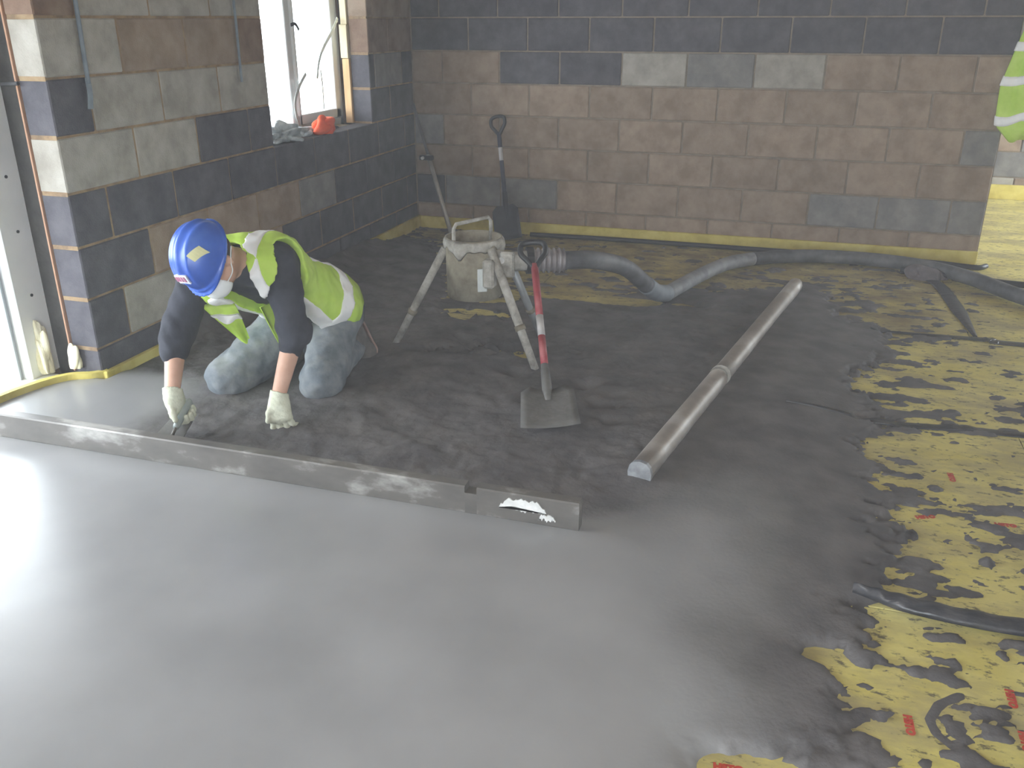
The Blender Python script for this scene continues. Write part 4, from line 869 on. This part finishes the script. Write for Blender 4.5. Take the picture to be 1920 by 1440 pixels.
# --- gloves, modelled finger by finger
M_glove = mat('cream_knit_glove', [(206,208,186),(226,228,208)], 0.9, 30, bump=.4, bscale=160)
def glove(wr, d, side, palm_n, curl, spread, thumb_dir, cuff_from):
    """d: direction wrist to knuckles; side: towards the little finger; palm_n: out of the palm"""
    d = nz(d); side = nz(side-d*(side@d)); pn = nz(palm_n-d*(palm_n@d)-side*(palm_n@side))
    f = Field(wr-V3(.14, .14, .14), wr+V3(.14, .14, .14), 0.004); parts = []
    kn = wr+d*0.085
    palm = smins([f.cap(wr, wr+d*0.03, 0.030, 0.032)] + [f.cap(wr+d*0.03+side*t*0.5, kn+side*t, 0.022, 0.0165) for t in (-0.030, -0.010, 0.010, 0.030)], 0.022)
    fin = []
    for k, t in enumerate((-0.033, -0.011, 0.011, 0.032)):
        L = (0.040, 0.045, 0.042, 0.033)[k]; q = kn+side*t; a = spread*(k-1.5)*0.10; ang = 0
        chain = [q]
        for sgm in range(3):
            ang += curl[sgm]; v = d*math.cos(ang)+pn*math.sin(ang)+side*a; q = q+nz(v)*L*(1, 0.66, 0.5)[sgm]; chain.append(q)
        rad = (0.0115, 0.0108, 0.0100, 0.0090)
        fin.append(smins([f.cap(chain[i], chain[i+1], rad[i], rad[i+1]) for i in range(3)], 0.006))
    td = nz(thumb_dir); t0 = wr+d*0.028-side*0.024; t1 = t0+td*0.042; t2 = t1+nz(td+d*0.5+pn*0.35)*0.032
    th_ = smin(f.cap(t0, t1, 0.016, 0.0125), f.cap(t1, t2, 0.0125, 0.0105), 0.008)
    g = palm
    for q in fin: g = smin(g, q, 0.008)
    g = smin(g, th_, 0.014)
    cuff = f.cap(wr-nz(wr-cuff_from)*0.022, wr+d*0.01, 0.037, 0.034)
    cuff = np.maximum(cuff, -f.cap(wr-nz(wr-cuff_from)*0.09, wr-nz(wr-cuff_from)*0.010, 0.033)); cuff = np.maximum(cuff, f.loc(wr-nz(wr-cuff_from)*0.016, (-nz(wr-cuff_from),))[0])
    g = smin(g, cuff, 0.012)
    f.mesh(g+0.0012*f.noise(180), 'glove', M_glove, man); return kn
# his left hand planted on the screed, fingers splayed to the image right
kL = glove(wrL, V3(0.28, -0.42, -0.86), V3(0.80, 0.25, 0.1), V3(0.1, 0.9, -0.35), (0.55, 0.75, 0.5), 1.2, V3(0.0, -0.75, -0.55), elL)
# his right hand closed round the trowel handle
dR = nz(V3(0.0, 0.22, -0.97)); kR = glove(wrR, dR, V3(-0.05, 0.95, 0.25), V3(1, 0.05, 0), (0.75, 1.25, 1.0), 0.0, V3(0.45, -0.55, -0.70), elR)
# ------------------------------------------------------------------ trowel in his right hand
tr = tag(empty('plastering_trowel', (0.70, -4.06, 0.10)), 'steel trowel with upright handle in the kneeling worker hand at the straightedge', 'trowel')
hd = nz(V3(0.10, -0.86, -0.48)); hp = kR-dR*0.008+V3(0.030, 0.0, 0.0)
part(MB().tube([hp-hd*0.050, hp-hd*0.042, hp+hd*0.075, hp+hd*0.085], [0.010, 0.0145, 0.0135, 0.011], 12), 'handle', mat('pale_trowel_handle', [(150,160,158),(176,186,184)], .5, 9), tr, True)
ne = hp+hd*0.083
part(MB().tube([ne, ne+hd*0.018, ne+hd*0.026+V3(-.012, 0, -0.02)], 0.006, 8), 'tang', M_alu, tr, True)
bt_ = ne+hd*0.012+V3(-0.020, 0.0, -0.026)
x, y, z = ortho(V3(-0.05, -0.80, -0.42), V3(1, 0.0, -0.25))
part(MB().prism([(-0.040, -0.085), (0.040, -0.085), (0.052, 0.050), (-0.060, 0.050)], -0.002, 0.002).xf(frame(bt_, x, Vector(z), -Vector(y))), 'blade', M_blade1, tr)
#MAN_END

# ------------------------------------------------------------------ outside
tag(MB().box((-14, -16, -0.35), (-0.41, 8, -0.22)).build('ground_outside', M_concrete_out), kind='structure')
tag(MB().box((-14, -30, -0.35), (16, -8.72, -0.22)).build('ground_rear', M_concrete_out), kind='structure')
tag(MB().box((7.2, -16, -0.35), (16, 8, -0.22)).build('ground_right', M_concrete_out), kind='structure')
sf2 = tag(empty('added_scaffold', (-1.2, -3.5, -0.22)), 'galvanised tubes and timber deck added outside the left wall to block the upper sky', 'added_scaffold')
M_tube = mat('galvanised_tube', [(168,172,174),(190,194,196)], .45, 9, metal=.4); M_deck = mat('scaffold_timber', [(120,104,84),(142,124,102)], .9, 4, stretch=(4, .6, 4))
for i in range(6): part(MB().box((-1.90+i*0.235, -9.0, 2.22), (-1.675+i*0.235, 4.0, 2.258), 0.004), 'sky_block_board', M_deck, sf2)  # boards out of view, added to cut off the upper sky
for x_, ys_ in ((-1.95, (-7.2, -5.3, -2.0, 1.0, 3.2)), (-0.52, (-7.2, 2.4))):
    for y_ in ys_: part(MB().tube([(x_, y_, -0.22), (x_, y_, 3.2)], 0.024, 10), 'standard', M_tube, sf2, True)
    part(MB().tube([(x_, -9.0, 2.19), (x_, 4.0, 2.19)], 0.024, 10), 'ledger', M_tube, sf2, True)
M_slab = mat('weathered_timber_stack', [(150,148,146),(184,182,178)], .85, 6, stretch=(1, 6, 6))
for i in range(5):
    tag(MB().box((-3.2-0.02*(i % 2), -5.6+0.1*(i % 3), -0.22+i*0.10), (-2.05, -1.5+0.12*(i % 2), -0.22+i*0.10+0.085), 0.004).build('timber_plank', M_slab), 'pale board in the stack outside the door, %s from the ground' % ['lowest', 'second', 'third', 'fourth', 'topmost and fifth'][i], 'board', 'boards stacked outside')

# ------------------------------------------------------------------ haze volume added to lay a pale veil over the room
hz = bpy.data.materials.new('veil_haze_volume'); hz.use_nodes = True; hn = hz.node_tree.nodes; hn.remove(hn['Principled BSDF'])
vsn = hn.new('ShaderNodeVolumeScatter'); vsn.inputs['Color'].default_value = (0.95, 0.97, 1, 1); vsn.inputs['Density'].default_value = 0.016; vsn.inputs['Anisotropy'].default_value = 0.25
hz.node_tree.links.new(vsn.outputs[0], hn['Material Output'].inputs['Volume'])
tag(MB().box((0.002, -8.5, -0.05), (6.99, 2.64, 2.37)).build('added_haze', hz), 'thin haze volume added to lift the dark tones of the room', 'haze', kind='stuff')
